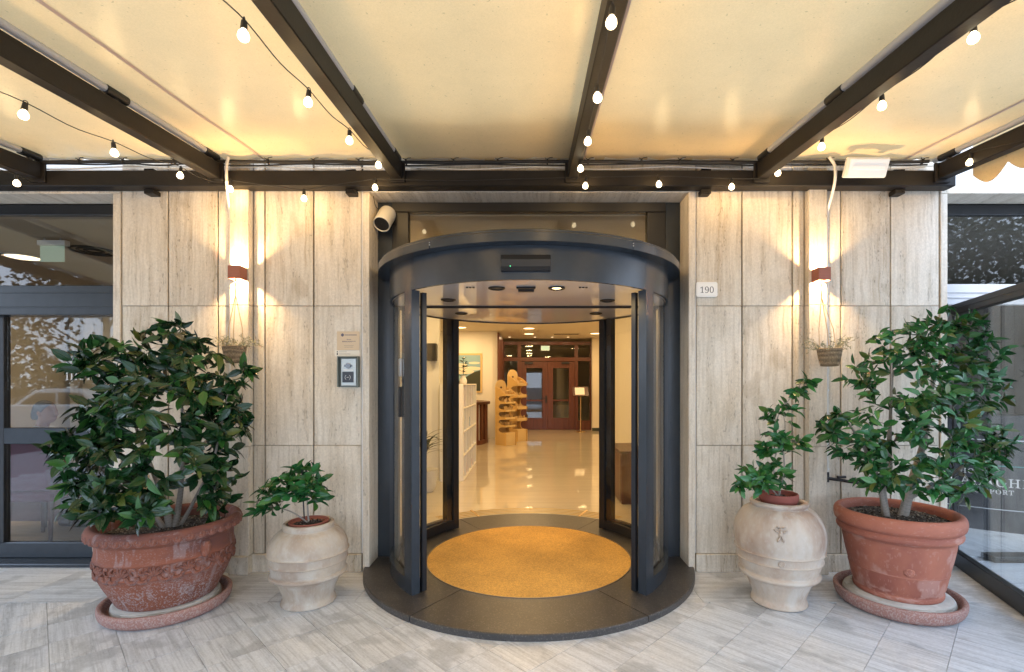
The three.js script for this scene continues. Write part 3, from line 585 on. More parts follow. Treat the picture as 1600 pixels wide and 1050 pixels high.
basketPlant('wicker basket with silvery trailing plant hung beside the white conduit pipe', V(2.255, 2.304, -3.80), V(2.275, 1.635, -3.73), 0.085, 93, -0.15);

// house number
{
  const cv = document.createElement('canvas'); cv.width = 256; cv.height = 160; const x = cv.getContext('2d');
  x.fillStyle = '#e9e7e1'; x.fillRect(0, 0, 256, 160);
  x.fillStyle = '#34343a'; x.font = '118px serif'; x.textAlign = 'center'; x.textBaseline = 'middle'; x.fillText('190', 128, 86);
  const tx = new THREE.CanvasTexture(cv); tx.colorSpace = THREE.SRGBColorSpace;
  const o = thing('house_number_plate', 'white enamel house number plate reading 190 beside the doorway', 'number plate', [1.416, 2.253, WALL]);
  const s = new THREE.Shape(), w = 0.083, h = 0.057, r = 0.016; s.moveTo(-w + r, -h); s.lineTo(w - r, -h); s.quadraticCurveTo(w, -h, w, -h + r); s.lineTo(w, h - r); s.quadraticCurveTo(w, h, w - r, h); s.lineTo(-w + r, h); s.quadraticCurveTo(-w, h, -w, h - r); s.lineTo(-w, -h + r); s.quadraticCurveTo(-w, -h, -w + r, -h);
  mesh('plate', new THREE.ExtrudeGeometry(s, { depth: 0.012, bevelEnabled: true, bevelSize: 0.003, bevelThickness: 0.003, bevelSegments: 2 }).translate(0, 0, 0.003), std(C(0.78, 0.77, 0.73), 0.3), o);
  const g = new THREE.PlaneGeometry(0.148, 0.0925); g.translate(0, 0, 0.0195); mesh('number_print', g, std(C(1, 1, 1), 0.35, { map: tx }), o);
}
// notices and intercom
{
  const print = (w, h, f, bg) => { const cv = document.createElement('canvas'); cv.width = w; cv.height = h; const x = cv.getContext('2d'); x.fillStyle = bg; x.fillRect(0, 0, w, h); f(x); const t = new THREE.CanvasTexture(cv); t.colorSpace = THREE.SRGBColorSpace; return std(C(1, 1, 1), 0.4, { map: t }); };
  const m1 = print(384, 320, x => {
    x.fillStyle = '#4b4860'; x.strokeStyle = '#4b4860'; x.lineWidth = 9; x.save(); x.translate(95, 60); for (let k = 0; k < 4; k++) { x.rotate(Math.PI / 2); x.strokeRect(4, -9, 18, 18); } x.restore();
    for (let k = 0; k < 13; k++) x.fillRect(135 + k * 16, 52, 11, 16); x.textAlign = 'center'; x.font = 'bold 28px serif'; x.fillText('Hotel', 205, 148); x.font = 'bold 30px sans-serif'; x.fillText('MIRALAGHI****', 205, 184);
    x.fillStyle = '#7b7270'; for (let k = 0; k < 14; k++) { x.fillRect(122 + k * 12, 240, 8, 7); x.fillRect(128 + k * 11, 266, 8, 7); }
  }, '#cbb595');
  const o = thing('notice_plaque', 'beige printed notice plaque above the intercom', 'notice', [-1.443, 1.845, WALL]);
  mesh('plaque', cbox(-0.09, 0.09, -0.075, 0.075, 0.002, 0.006, 0.001), std(C(0.60, 0.47, 0.31), 0.4), o);
  const g1 = new THREE.PlaneGeometry(0.178, 0.148); g1.translate(0, 0, 0.0075); mesh('printed_face', g1, m1, o);
  const m2 = print(384, 96, x => { x.fillStyle = '#222230'; x.beginPath(); x.arc(36, 22, 10, 0, 7); x.fill(); x.fillRect(27, 42, 18, 34); x.fillStyle = '#8b8a86'; for (let k = 0; k < 12; k++) { if (k < 8) x.fillRect(70 + k * 15, 18, 10, 9); x.fillRect(70 + k * 15, 54, 10, 9); } }, '#dcd6c6');
  const o2 = thing('notice_sticker', 'narrow white sticker with small print just above the intercom', 'sticker', [-1.453, 1.745, WALL]);
  mesh('sticker', cbox(-0.098, 0.098, -0.024, 0.024, 0.0015, 0.0035, 0.0005), M.whitePlastic, o2);
  const g2 = new THREE.PlaneGeometry(0.19, 0.045); g2.translate(0, 0, 0.005); mesh('printed_face', g2, m2, o2);
  const ic = thing('intercom', 'grey metal video intercom with card reader beside the doorway', 'intercom', [-1.433, 1.598, WALL]);
  mesh('rain_hood', [cbox(-0.083, 0.083, -0.122, 0.122, 0.002, 0.012, 0.003), cbox(-0.083, -0.074, -0.122, 0.122, 0.012, 0.05, 0.003), cbox(0.074, 0.083, -0.122, 0.122, 0.012, 0.05, 0.003), cbox(-0.074, 0.074, 0.112, 0.122, 0.012, 0.05, 0.003)], std(C(0.16, 0.18, 0.16), 0.45, { metalness: 0.4 }), ic);
  mesh('face_plate', cbox(-0.06, 0.062, -0.112, 0.105, 0.012, 0.026, 0.004), std(C(0.50, 0.53, 0.51), 0.35, { metalness: 0.5 }), ic);
  mesh('camera_lens', [turned(new THREE.CylinderGeometry(0.021, 0.023, 0.014, 24), Math.PI / 2, 0, 0, -0.002, 0.047, 0.032), cb(0.062, 0.016, 0.006, -0.002, 0.047, 0.028, 0.004)], phy(C(0.01, 0.01, 0.012), 0.1, { clearcoat: 1 }), ic);
  mesh('name_strip', cb(0.075, 0.01, 0.004, -0.002, 0.012, 0.027, 0.001), M.whitePlastic, ic);
  const rd = part('card_reader', ic);
  mesh('reader_panel', cb(0.088, 0.085, 0.008, -0.004, -0.043, 0.029, 0.003), std(C(0.035, 0.04, 0.05), 0.35), rd);
  mesh('reader_mark', [turned(new THREE.TorusGeometry(0.021, 0.0016, 6, 20, 1.9), 0, 0, -0.95, -0.004, -0.045, 0.0338), turned(new THREE.TorusGeometry(0.021, 0.0016, 6, 20, 1.9), 0, 0, 2.19, -0.004, -0.045, 0.0338), cb(0.016, 0.004, 0.002, -0.004, -0.045, 0.0336, 0.0005)], M.whitePlastic, rd);
}
// cylindrical fitting in the doorway corner
{
  const o = thing('wall_loudspeaker', 'white cylinder loudspeaker with dark round face in the doorway corner', 'loudspeaker', at(601, 342, 4.08).toArray(), 0);
  const body = lathe(rounded([[0.001, 0.105], [0.06, 0.103], [0.068, 0.09], [0.069, -0.06], [0.069, -0.085], [0.063, -0.088], [0.06, -0.08]], 3), 40);
  const face = lathe([[0.001, -0.076], [0.061, -0.079]], 32);
  const tl = g => { g.rotateX(-0.72); g.rotateZ(-0.14); return g; };
  mesh('body', tl(body), std(C(0.66, 0.63, 0.55), 0.5), o); mesh('grille', tl(face), M.black, o);
  mesh('wall_arm', [limb(V(0.02, 0.0, -0.04), V(0.05, 0.01, -0.085), 0.014, 0.016, 10), cb(0.05, 0.07, 0.012, 0.05, 0.01, -0.089, 0.003)], M.beam, o);
  mesh('wire', tube([[-0.02, 0.05, -0.02], [-0.07, 0.10, 0.0], [-0.075, 0.18, 0.08], [-0.105, 0.26, 0.13], [-0.09, 0.30, 0.17]], 0.0025, 24, 5), M.rubber, o);
}
// emergency light on the wall beam
{
  const o = thing('emergency_light', 'tilted white emergency light box on the wall beam', 'emergency light', at(1354, 262, 3.66).toArray());
  const tl = g => { g.rotateX(0.42); return g; };
  mesh('housing', tl(cbox(-0.155, 0.155, -0.07, 0.07, -0.03, 0.012, 0.008)), M.whitePlastic, o);
  mesh('diffuser', tl(cbox(-0.145, 0.145, -0.06, 0.06, 0.0125, 0.024, 0.006)), phy(C(0.84, 0.84, 0.82), 0.35, { clearcoat: 0.5 }), o);
  mesh('tube_holder', tl(cbox(-0.12, 0.12, -0.012, 0.012, 0.0245, 0.028, 0.002)), std(C(0.9, 0.9, 0.88), 0.4), o);
  mesh('hanger', [cb(0.02, 0.08, 0.05, -0.1, 0.02, -0.065), cb(0.02, 0.08, 0.05, 0.1, 0.02, -0.065)], M.beam, o);
}
// conduits
function conduit(name, label, pts, straight, clampsY) {
  const o = thing(name, label, 'cable', [0, 0, 0]);
  mesh('cable', tube(pts, 0.011, 40, 8), M.cable, o); mesh('pipe', limb(straight[0], straight[1], 0.0085, 0.0085, 8), M.cable, o);
  for (const y of clampsY) mesh('clamp', [cb(0.034, 0.014, 0.014, straight[0].x, y, -3.932, 0.002)], M.metal, o);
}
conduit('conduit_pipe', 'cream cable and thin pipe running down beside the intercom side pilaster', [V(-2.30, 3.235, -3.77), V(-2.31, 3.17, -3.765), V(-2.315, 3.05, -3.775), V(-2.345, 2.96, -3.84), V(-2.376, 2.85, -3.925), V(-2.376, 2.80, -3.926)], [V(-2.376, 2.80, -3.926), V(-2.376, 0.15, -3.926)], [2.6, 2.25, 1.6, 0.9]);
conduit('conduit_pipe', 'white pipe running down beside the pilaster near the terracotta pot', [V(2.30, 3.235, -3.77), V(2.335, 3.17, -3.765), V(2.345, 3.07, -3.775), V(2.36, 2.97, -3.84), V(2.376, 2.87, -3.925), V(2.376, 2.80, -3.926)], [V(2.376, 2.80, -3.926), V(2.376, 0.79, -3.926)], [2.75, 2.45, 2.2, 1.45, 1.02, 0.82]);
{
  const o = thing('garden_hose', 'black hose running from the wall tap across to the terracotta pot', 'hose');
  mesh('valve', [limb(V(2.376, 0.80, -3.92), V(2.376, 0.72, -3.92), 0.012, 0.012, 8), limb(V(2.34, 0.755, -3.915), V(2.50, 0.735, -3.90), 0.013, 0.012, 8), cb(0.07, 0.02, 0.02, 2.47, 0.765, -3.895, 0.004)], M.black, o);
  mesh('pipe', tube([V(2.49, 0.735, -3.90), V(2.8, 0.69, -3.86), V(2.88, 0.68, -3.78), V(2.84, 0.66, -3.66), V(2.74, 0.60, -3.58), V(2.70, 0.58, -3.52)], 0.012, 40, 8), M.rubber, o);
}

// ---------------------------------------------------------------- pots
function clayTex(base, dark, bloom, s, f, grain = 150) {      // f(u, v) -> share of chalky bloom, copied from where the pot shows it
  return paint(grain > 200 ? 1024 : 640, grain > 200 ? 640 : 400, (u, v) => {
    const a = fbm(u, v, 6, 5, 5, s), b = fbm(u, v, 60, 50, 3, s + 7), c = fbm(u, v, 14, 10, 4, s + 11), g = fbm(u, v, grain, Math.round(grain * 0.66), 2, s + 13);
    let col = mix3(base, dark, clamp((a - 0.40 + 0.35 * (b - 0.5)) * 2.6) * 0.9); col = col.map(q => q * (0.88 + 0.24 * b));
    const k = clamp(f(u, v, a, b, c, g)); col = mix3(col, bloom, k);
    return [...col, 0.4 + 0.3 * b + 0.2 * k * g];
  });
}
const clayRed = surf(clayTex([0.215, 0.068, 0.036], [0.095, 0.038, 0.032], [0.31, 0.255, 0.25], 801, (u, v, a, b, c, g) => {
  // crusts of salt: thick grains low on the belly, runs below the rim
  const low = smooth(0.30, 0.12, v + 0.25 * (c - 0.5)) * smooth(0.50, 0.62, g * 0.75 + b * 0.25 + 0.25 * (c - 0.5));
  const runs = smooth(0.56, 0.70, fbm(u, v, 70, 4, 3, 833)) * smooth(0.45, 0.6, c) * 0.35;
  return 0.75 * low + runs + 0.4 * smooth(0.66, 0.76, g) * smooth(0.45, 0.6, c);
}, 380), 0.85, 0.004);
const clayOrange = surf(clayTex([0.36, 0.125, 0.075], [0.22, 0.068, 0.046], [0.46, 0.27, 0.22], 851, (u, v, a, b, c, g) => smooth(0.58, 0.74, c + 0.25 * (b - 0.5)) * 0.5 + smooth(0.70, 0.76, g) * 0.25), 0.72, 0.0025);
const clayCream = surf(clayTex([0.43, 0.355, 0.27], [0.27, 0.205, 0.155], [0.47, 0.43, 0.37], 871, (u, v, a, b, c, g) => smooth(0.40, 0.80, c) * 0.7 + smooth(0.6, 0.75, g) * 0.2), 0.84, 0.005);
const clayCreamB = surf(clayTex([0.44, 0.355, 0.275], [0.26, 0.175, 0.125], [0.48, 0.435, 0.375], 891, (u, v, a, b, c, g) => smooth(0.40, 0.80, c) * 0.7 + smooth(0.6, 0.75, g) * 0.2), 0.84, 0.005);
const claySaucer = surf(clayTex([0.30, 0.155, 0.125], [0.20, 0.105, 0.09], [0.40, 0.33, 0.30], 911, (u, v, a, b, c, g) => smooth(0.50, 0.62, b) * 0.5), 0.88, 0.003);
for (const k of ['map', 'bumpMap']) claySaucer[k].repeat.set(6, 1);
const cementTex = surf(clayTex([0.46, 0.45, 0.42], [0.24, 0.22, 0.18], [0.58, 0.57, 0.54], 931, (u, v, a, b, c, g) => smooth(0.5, 0.6, c) * 0.6), 0.92, 0.003);
const soilTex = paint(256, 256, (u, v) => { const b = fbm(u, v, 40, 40, 3, 941), k = smooth(0.68, 0.76, fbm(u, v, 70, 70, 1, 947)); return [...mix3([0.018 + 0.03 * b, 0.013 + 0.022 * b, 0.010 + 0.015 * b], [0.20, 0.18, 0.14], k * 0.7), b]; }, [3, 3]);
M.soil = surf(soilTex, 0.97, 0.02);
const grainGeo = new THREE.IcosahedronGeometry(1, 0);
function soilBed(parent, r, y, n, seed) {      // a heap with crumbs lying on it
  reseed(seed);
  const g = new THREE.RingGeometry(0.001, r, 40, 8); g.rotateX(-Math.PI / 2); const p = g.attributes.position;
  for (let i = 0; i < p.count; i++) { const x = p.getX(i), z = p.getZ(i), q = Math.hypot(x, z) / r; p.setY(i, y + 0.018 * (1 - q * q) + 0.012 * (fbm(x + 3, z + 3, 9, 9, 3, seed) - 0.5)); }
  g.computeVertexNormals(); mesh('soil', uvMetres(g), M.soil, parent);
  const cr = []; for (let i = 0; i < n; i++) { const a = rr(0, 6.283), q = Math.sqrt(rnd()) * r * 0.95, s = rr(0.003, 0.008), h = grainGeo.clone(); h.scale(s * rr(0.7, 1.4), s * rr(0.5, 0.9), s); h.rotateY(rr(0, 6)); h.translate(q * Math.sin(a), y + 0.018 * (1 - (q / r) ** 2) + 0.003, q * Math.cos(a)); cr.push(h); }
  const half = Math.floor(cr.length * 0.62);
  stuff(mesh('soil_crumbs', cr.slice(0, half), std(C(0.03, 0.022, 0.016), 0.95), parent)); stuff(mesh('perlite_grains', cr.slice(half), std(C(0.22, 0.19, 0.15), 0.9), parent));
}
const POT_A = V(-2.43, 0, -3.32), POT_B = V(2.515, 0, -3.37), JAR_A = V(-1.524, 0, -3.411), JAR_B = V(1.724, 0, -3.403);
{
  const s = thing('pot_saucer', 'weathered clay saucer under the ornate red pot', 'saucer', POT_A.toArray());
  mesh('dish', lathe(rounded([[0.001, 0.004], [0.30, 0.002], [0.335, 0.004], [0.362, 0.03], [0.372, 0.075], [0.366, 0.09], [0.345, 0.088], [0.335, 0.06], [0.325, 0.035], [0.001, 0.03]], 3), 72), claySaucer, s);
  mesh('cement_disc', lathe(rounded([[0.001, 0.031], [0.295, 0.032], [0.305, 0.045], [0.30, 0.078], [0.288, 0.086], [0.001, 0.087]], 3), 64), cementTex, s);
  const p = thing('ornate_pot', 'large red clay pot with relief garland and salt stains', 'plant pot', [POT_A.x, 0.087, POT_A.z]);
  const prof = rounded([[0.001, 0.001], [0.262, 0.0], [0.276, 0.006], [0.298, 0.05], [0.335, 0.12], [0.362, 0.18], [0.374, 0.215], [0.379, 0.222], [0.381, 0.232], [0.377, 0.24], [0.378, 0.30], [0.385, 0.312], [0.388, 0.32], [0.385, 0.328], [0.381, 0.36], [0.383, 0.41], [0.389, 0.425], [0.412, 0.434], [0.427, 0.455], [0.43, 0.48], [0.422, 0.505], [0.40, 0.518], [0.377, 0.508], [0.364, 0.47], [0.36, 0.42], [0.001, 0.42]], 3);
  mesh('body', lathe(prof, 96), clayRed, p);
  // relief: a garland of shells and swags, eggs under the rim
  const N = 14, motif = [];
  for (const q of [-2, -1, 0, 1, 2]) { const g = new THREE.SphereGeometry(1, 8, 6); g.scale(0.008, 0.021, 0.016); g.translate(0, 0.022, 0); g.rotateZ(-q * 0.5); g.translate(0, -0.012, 0.379); motif.push(g); }
  for (const sg of [-1, 1]) { const g = new THREE.TorusGeometry(0.024, 0.009, 6, 14, Math.PI); g.rotateZ(Math.PI); g.translate(0, -0.006, 0.0); g.rotateZ(0); const k = g.clone(); k.translate(sg * 0.042, -0.004, 0); motif.push(bendTo(k, 0.3785)); const sc = new THREE.TorusGeometry(0.010, 0.0065, 6, 12, 4.6); sc.rotateZ(sg > 0 ? 0.4 : 1.2); sc.translate(sg * 0.044, 0.010, 0); motif.push(bendTo(sc, 0.379)); }
  const mg = merge(motif); mg.applyMatrix4(new THREE.Matrix4().makeScale(1.35, 1.5, 1));
  for (let k = 0; k < N; k++) { const m = mesh('relief_motif', mg, clayRed, p); m.position.y = 0.27; m.rotation.y = k / N * 6.2832; }
  const egg = (() => { const g = new THREE.SphereGeometry(1, 10, 7); g.scale(0.020, 0.024, 0.010); g.translate(0, 0.468, 0.426); const t = bendTo(new THREE.TorusGeometry(0.027, 0.004, 6, 14, Math.PI).rotateZ(Math.PI).translate(0, 0.475, 0), 0.428); return merge([g, t]); })();
  for (let k = 0; k < 42; k++) { const m = mesh('rim_egg', egg, clayRed, p); m.rotation.y = k / 42 * 6.2832; }
  for (const sg of [-1, 1]) { const g = lathe(rounded([[0.001, 0.05], [0.03, 0.045], [0.042, 0.02], [0.036, -0.02], [0.02, -0.05], [0.001, -0.055]], 3), 14); g.scale(0.8, 1, 0.7); const m = mesh('lug', g, clayRed, p); m.position.set(0.39 * Math.sin(sg * 1.57 - 0.42), 0.36, 0.39 * Math.cos(sg * 1.57 - 0.42)); m.rotation.y = sg * 1.57 - 0.42; }
  soilBed(p, 0.362, 0.435, 420, 51);
}
function bendTo(g, r) { const p = g.attributes.position; for (let i = 0; i < p.count; i++) { const x = p.getX(i), z = p.getZ(i), a = x / r; p.setXYZ(i, (r + z) * Math.sin(a), p.getY(i), (r + z) * Math.cos(a)); } g.computeVertexNormals(); return g; }
{
  const s = thing('pot_saucer', 'mauve clay saucer holding a grey slab under the plain terracotta pot', 'saucer', POT_B.toArray());
  mesh('dish', lathe(rounded([[0.001, 0.004], [0.29, 0.002], [0.33, 0.004], [0.358, 0.03], [0.372, 0.08], [0.367, 0.097], [0.346, 0.096], [0.335, 0.07], [0.325, 0.04], [0.001, 0.034]], 3), 72), claySaucer, s);
  mesh('cement_disc', lathe(rounded([[0.001, 0.035], [0.30, 0.036], [0.313, 0.05], [0.31, 0.082], [0.295, 0.094], [0.001, 0.096]], 3), 64), cementTex, s);
  const p = thing('terracotta_pot', 'large plain terracotta pot with rolled rim and scuffed patches', 'plant pot', [POT_B.x, 0.096, POT_B.z]);
  mesh('body', lathe(rounded([[0.001, 0.001], [0.24, 0.0], [0.252, 0.008], [0.255, 0.03], [0.252, 0.04], [0.262, 0.075], [0.281, 0.165], [0.2835, 0.171], [0.2825, 0.177], [0.298, 0.25], [0.315, 0.34], [0.322, 0.385], [0.338, 0.395], [0.351, 0.41], [0.352, 0.43], [0.343, 0.443], [0.347, 0.452], [0.362, 0.465], [0.369, 0.50], [0.364, 0.535], [0.348, 0.551], [0.325, 0.546], [0.313, 0.52], [0.31, 0.47], [0.001, 0.47]], 3), 96), clayOrange, p);
  const bump = lathe(rounded([[0.001, 0.012], [0.02, 0.008], [0.03, 0.0], [0.001, 0.0]], 3), 18).rotateX(Math.PI / 2); bump.scale(1, 1, 0.7);
  for (const a of [0.08]) { const m = mesh('boss', bump, clayOrange, p); m.position.set(0.291 * Math.sin(a - 0.5), 0.215, 0.291 * Math.cos(a - 0.5)); m.rotation.y = a - 0.5; }
  soilBed(p, 0.31, 0.492, 420, 53);
}
function jar(name, label, pos, prof, mat, seed, extra) {
  const j = thing(name, label, 'jar', pos.toArray()); mesh('body', lathe(rounded(prof, 4), 80), mat, j); if (extra) extra(j); return j;
}
jar('clay_jar', 'pale cream clay jar with raised rings beside the intercom', JAR_A, [[0.001, 0.002], [0.165, 0.0], [0.178, 0.006], [0.176, 0.02], [0.165, 0.05], [0.178, 0.10], [0.208, 0.165], [0.225, 0.188], [0.246, 0.196], [0.253, 0.206], [0.248, 0.218], [0.238, 0.226], [0.243, 0.25], [0.2525, 0.290], [0.258, 0.295], [0.2535, 0.30], [0.259, 0.348], [0.2655, 0.354], [0.259, 0.36], [0.254, 0.40], [0.236, 0.445], [0.20, 0.487], [0.168, 0.505], [0.164, 0.512], [0.166, 0.518], [0.165, 0.54], [0.158, 0.55], [0.143, 0.548], [0.138, 0.53], [0.136, 0.50], [0.001, 0.49]], clayCream, 1, j => {
  mesh('inner_pot', lathe(rounded([[0.115, 0.50], [0.128, 0.545], [0.13, 0.556], [0.124, 0.558], [0.118, 0.54], [0.001, 0.54]], 3), 40), std(C(0.25, 0.075, 0.045), 0.8), j); soilBed(j, 0.118, 0.530, 60, 55);
});
jar('clay_jar', 'cream clay jar with a small relief figure below the house number', JAR_B, [[0.001, 0.002], [0.162, 0.0], [0.178, 0.008], [0.177, 0.022], [0.168, 0.05], [0.182, 0.10], [0.205, 0.16], [0.222, 0.188], [0.248, 0.196], [0.257, 0.21], [0.253, 0.224], [0.242, 0.234], [0.252, 0.262], [0.268, 0.308], [0.2755, 0.314], [0.269, 0.32], [0.278, 0.368], [0.286, 0.375], [0.279, 0.382], [0.287, 0.44], [0.286, 0.50], [0.268, 0.565], [0.232, 0.625], [0.19, 0.655], [0.176, 0.662], [0.177, 0.67], [0.183, 0.678], [0.181, 0.694], [0.168, 0.70], [0.145, 0.694], [0.138, 0.66], [0.136, 0.62], [0.001, 0.60]], clayCreamB, 2, j => {
  mesh('inner_pot', lathe(rounded([[0.10, 0.64], [0.118, 0.70], [0.122, 0.705], [0.124, 0.745], [0.119, 0.75], [0.112, 0.745], [0.108, 0.72], [0.001, 0.71]], 3), 40), std(C(0.22, 0.060, 0.042), 0.8), j); soilBed(j, 0.105, 0.712, 60, 57);
  // relief figure and a seal
  const fig = []; const bl = (x, y, sx, sy, r = 0) => { const g = new THREE.SphereGeometry(1, 10, 7); g.scale(sx, sy, 0.008); g.rotateZ(r); g.translate(x, y, 0); fig.push(g); };
  bl(0, 0.035, 0.012, 0.012); bl(0, 0.008, 0.013, 0.022); bl(-0.012, -0.028, 0.007, 0.022, -0.4); bl(0.012, -0.026, 0.007, 0.022, 0.35); bl(-0.024, 0.02, 0.006, 0.02, 1.0); bl(0.024, 0.02, 0.006, 0.02, -1.0); bl(0.018, 0.047, 0.01, 0.005, 0.4); bl(-0.018, 0.047, 0.01, 0.005, -0.4);
  const m = mesh('relief_figure', fig, clayCreamB, j); m.position.set(0.282 * Math.sin(-0.42), 0.535, 0.282 * Math.cos(-0.42)); m.rotation.set(-0.30, -0.42, 0, 'YXZ');
  const sl = mesh('seal', lathe(rounded([[0.001, 0.006], [0.016, 0.005], [0.022, 0.0], [0.001, -0.002]], 3), 16).rotateX(Math.PI / 2), clayCreamB, j); sl.position.set(0.278 * Math.sin(-0.40), 0.345, 0.278 * Math.cos(-0.40)); sl.rotation.y = -0.40;
});
jar('clay_jar', 'pale clay jar half hidden behind the ornate red pot', V(-3.0, 0, -3.68), [[0.001, 0.002], [0.12, 0.0], [0.13, 0.02], [0.165, 0.16], [0.195, 0.30], [0.20, 0.42], [0.195, 0.55], [0.17, 0.66], [0.13, 0.72], [0.12, 0.76], [0.135, 0.80], [0.12, 0.80], [0.105, 0.76], [0.001, 0.70]], clayCream, 3);

// ---------------------------------------------------------------- plants
const leafTex = paint(128, 256, (u, v) => { const rib = Math.exp(-(((u - 0.5) / 0.03) ** 2)), vein = 0.5 + 0.5 * Math.cos((v * 9 + Math.abs(u - 0.5) * 3.2) * 6.283), b = fbm(u, v, 20, 30, 2, 961), k = 0.75 + 0.35 * b; return [k * (1 + 0.5 * rib), k * (1 + 0.35 * rib), k * (1 + 0.3 * rib), 0.5 - 0.45 * rib - 0.08 * Math.pow(vein, 6)]; });
const leafMat = (r, g, b, rough = 0.19) => phy(C(r, g, b), rough, { map: leafTex[0], bumpMap: leafTex[1], bumpScale: 0.003, side: THREE.DoubleSide });
const barkTex = paint(128, 256, (u, v) => { const a = fbm(u, v, 14, 8, 4, 971), b = fbm(u, v, 40, 40, 2, 977), k = 0.6 + 0.8 * a; return [0.30 * k, 0.265 * k, 0.225 * k, 0.5 * a + 0.5 * b]; }, [1, 3]);
M.bark = surf(barkTex, 0.9, 0.003);
M.twig = std(C(0.16, 0.125, 0.085), 0.9);
/* lobes: [px, py, distance, radius in metres]; stems: polylines with radii; the crown grows from the stems to points inside the lobes */
function shrub(name, label, origin, o) {
  reseed(o.seed);
  const root = thing(name, label, 'plant', origin.toArray());
  const rel = v => v.clone().sub(origin);
  const nodes = [], wood = [];
  for (const st of o.stems) {
    const c = new THREE.CatmullRomCurve3(st.map(q => V(q[0], q[1], q[2])), false, 'centripetal'), n = 14;
    const pts = c.getPoints(n), r0 = st[0][3], r1 = st.at(-1)[3];
    for (let i = 0; i < n; i++) { wood.push(limb(pts[i], pts[i + 1], r0 + (r1 - r0) * i / n, r0 + (r1 - r0) * (i + 1) / n, 8)); if (i > n * (o.bare ?? 0.25)) nodes.push({ p: pts[i], r: r0 + (r1 - r0) * i / n }); }
  }
  mesh('trunk', wood, M.bark, root);
  const twigs = [], leaves = [];
  const tips = [];
  for (const [px, py, d, rad, n0] of o.lobes) for (let k = 0, n = Math.round(n0 * o.dense); k < n; k++) {
    const u = V(rr(-1, 1), rr(-1, 1), rr(-1, 1)); if (u.lengthSq() > 1 || u.lengthSq() < 0.12) { k--; continue; }
    const p = rel(at(px, py, d)).addScaledVector(u, rad); if (p.y < (o.floor ?? 0.06) || p.z + origin.z < -3.86) continue; tips.push({ p, c: rel(at(px, py, d)) });
  }
  tips.sort((a, b) => a.p.length() - b.p.length());
  for (const { p, c } of tips) {
    let best = null, bd = 1e9; for (const q of nodes) { const w = q.p.distanceTo(p) + (q.p.y > p.y + 0.05 ? 0.25 : 0); if (w < bd) { bd = w; best = q; } }
    const d = p.clone().sub(best.p), L = d.length(), mid = best.p.clone().lerp(p, 0.55).add(V(rr(-1, 1), rr(-0.3, 1), rr(-1, 1)).multiplyScalar(0.10 * L));
    const cv = new THREE.QuadraticBezierCurve3(best.p, mid, p), r = Math.min(best.r * 0.8, 0.0022 + L * 0.008), n = Math.max(2, Math.round(L / 0.09));
    for (let i = 0; i < n; i++) { const a = cv.getPoint(i / n), b = cv.getPoint((i + 1) / n), ra = r * (1 - 0.7 * i / n), rb = r * (1 - 0.7 * (i + 1) / n); twigs.push(limb(a, b, ra, rb, 4)); if (i > 0) nodes.push({ p: b, r: rb }); }
    const m = Math.round(o.perTwig * rr(0.7, 1.3));
    for (let k = 0; k < m; k++) {
      const f = 1 - Math.min(0.95, Math.pow(k / m, 1.0) * Math.min(1, o.span / L)), q = cv.getPoint(f), tan = cv.getTangent(Math.min(1, f)), a = k * 2.4 + rr(-0.4, 0.4);
      const ow = V(q.x, 0, q.z).normalize(), side = V(Math.cos(a), 0.1, Math.sin(a)).addScaledVector(tan, k === 0 ? 2.0 : rr(0.3, 1.2)).addScaledVector(ow, 0.35).normalize();
      side.y += rr(-1.35, 0.45) * o.droop; side.normalize();
      const out = V(q.x, 0, q.z).normalize().multiplyScalar(0.9).add(p.clone().sub(c).normalize().multiplyScalar(0.3)), nr = V(rr(-0.9, 0.9), rr(0.1, 0.9), rr(-0.7, 0.9)).add(out); nr.addScaledVector(side, -nr.dot(side)); 
      leaves.push({ q, side, nr: nr.normalize(), s: o.leaf * (0.45 + 0.75 * Math.pow(rnd(), 0.6)), front: q.z + origin.z });
    }
  }
  mesh('branches', twigs, M.twig, root);
  const shapes = [leafShape(1, o.wide, 0.30, 0.12), leafShape(1, o.wide * 0.9, 0.42, 0.28), leafShape(1, o.wide * 1.08, 0.18, 0.02)], rest = o.mats.map(() => []);
  leaves.sort((a, b) => b.front - a.front);
  leaves.forEach((l, i) => {
    const g = shapes[i % 3], mi = Math.min(o.mats.length - 1, Math.floor(Math.pow(rnd(), o.skew ?? 1) * o.mats.length)), mtx = basis(l.side, l.nr).multiply(new THREE.Matrix4().makeScale(l.s, l.s, l.s)).setPosition(l.q);
    if (i < 300) { const m = mesh('leaf', g, o.mats[mi], root); mtx.decompose(m.position, m.quaternion, m.scale); }
    else { const k = g.clone(); k.applyMatrix4(mtx); rest[mi].push(k); }
  });
  rest.forEach((r, i) => { if (r.length) stuff(mesh('foliage', r, o.mats[i], root)); });
  return { root, n: leaves.length };
}
const dk = leafMat(0.008, 0.034, 0.011), dk2 = leafMat(0.011, 0.050, 0.014), dk3 = leafMat(0.024, 0.105, 0.016, 0.34), md = leafMat(0.017, 0.095, 0.026), md2 = leafMat(0.030, 0.145, 0.038), md3 = leafMat(0.050, 0.185, 0.040, 0.24);
const old = leafMat(0.085, 0.115, 0.02, 0.4);
const sA = V(POT_A.x + 0.02, 0.53, POT_A.z), sB = V(POT_B.x, 0.60, POT_B.z);
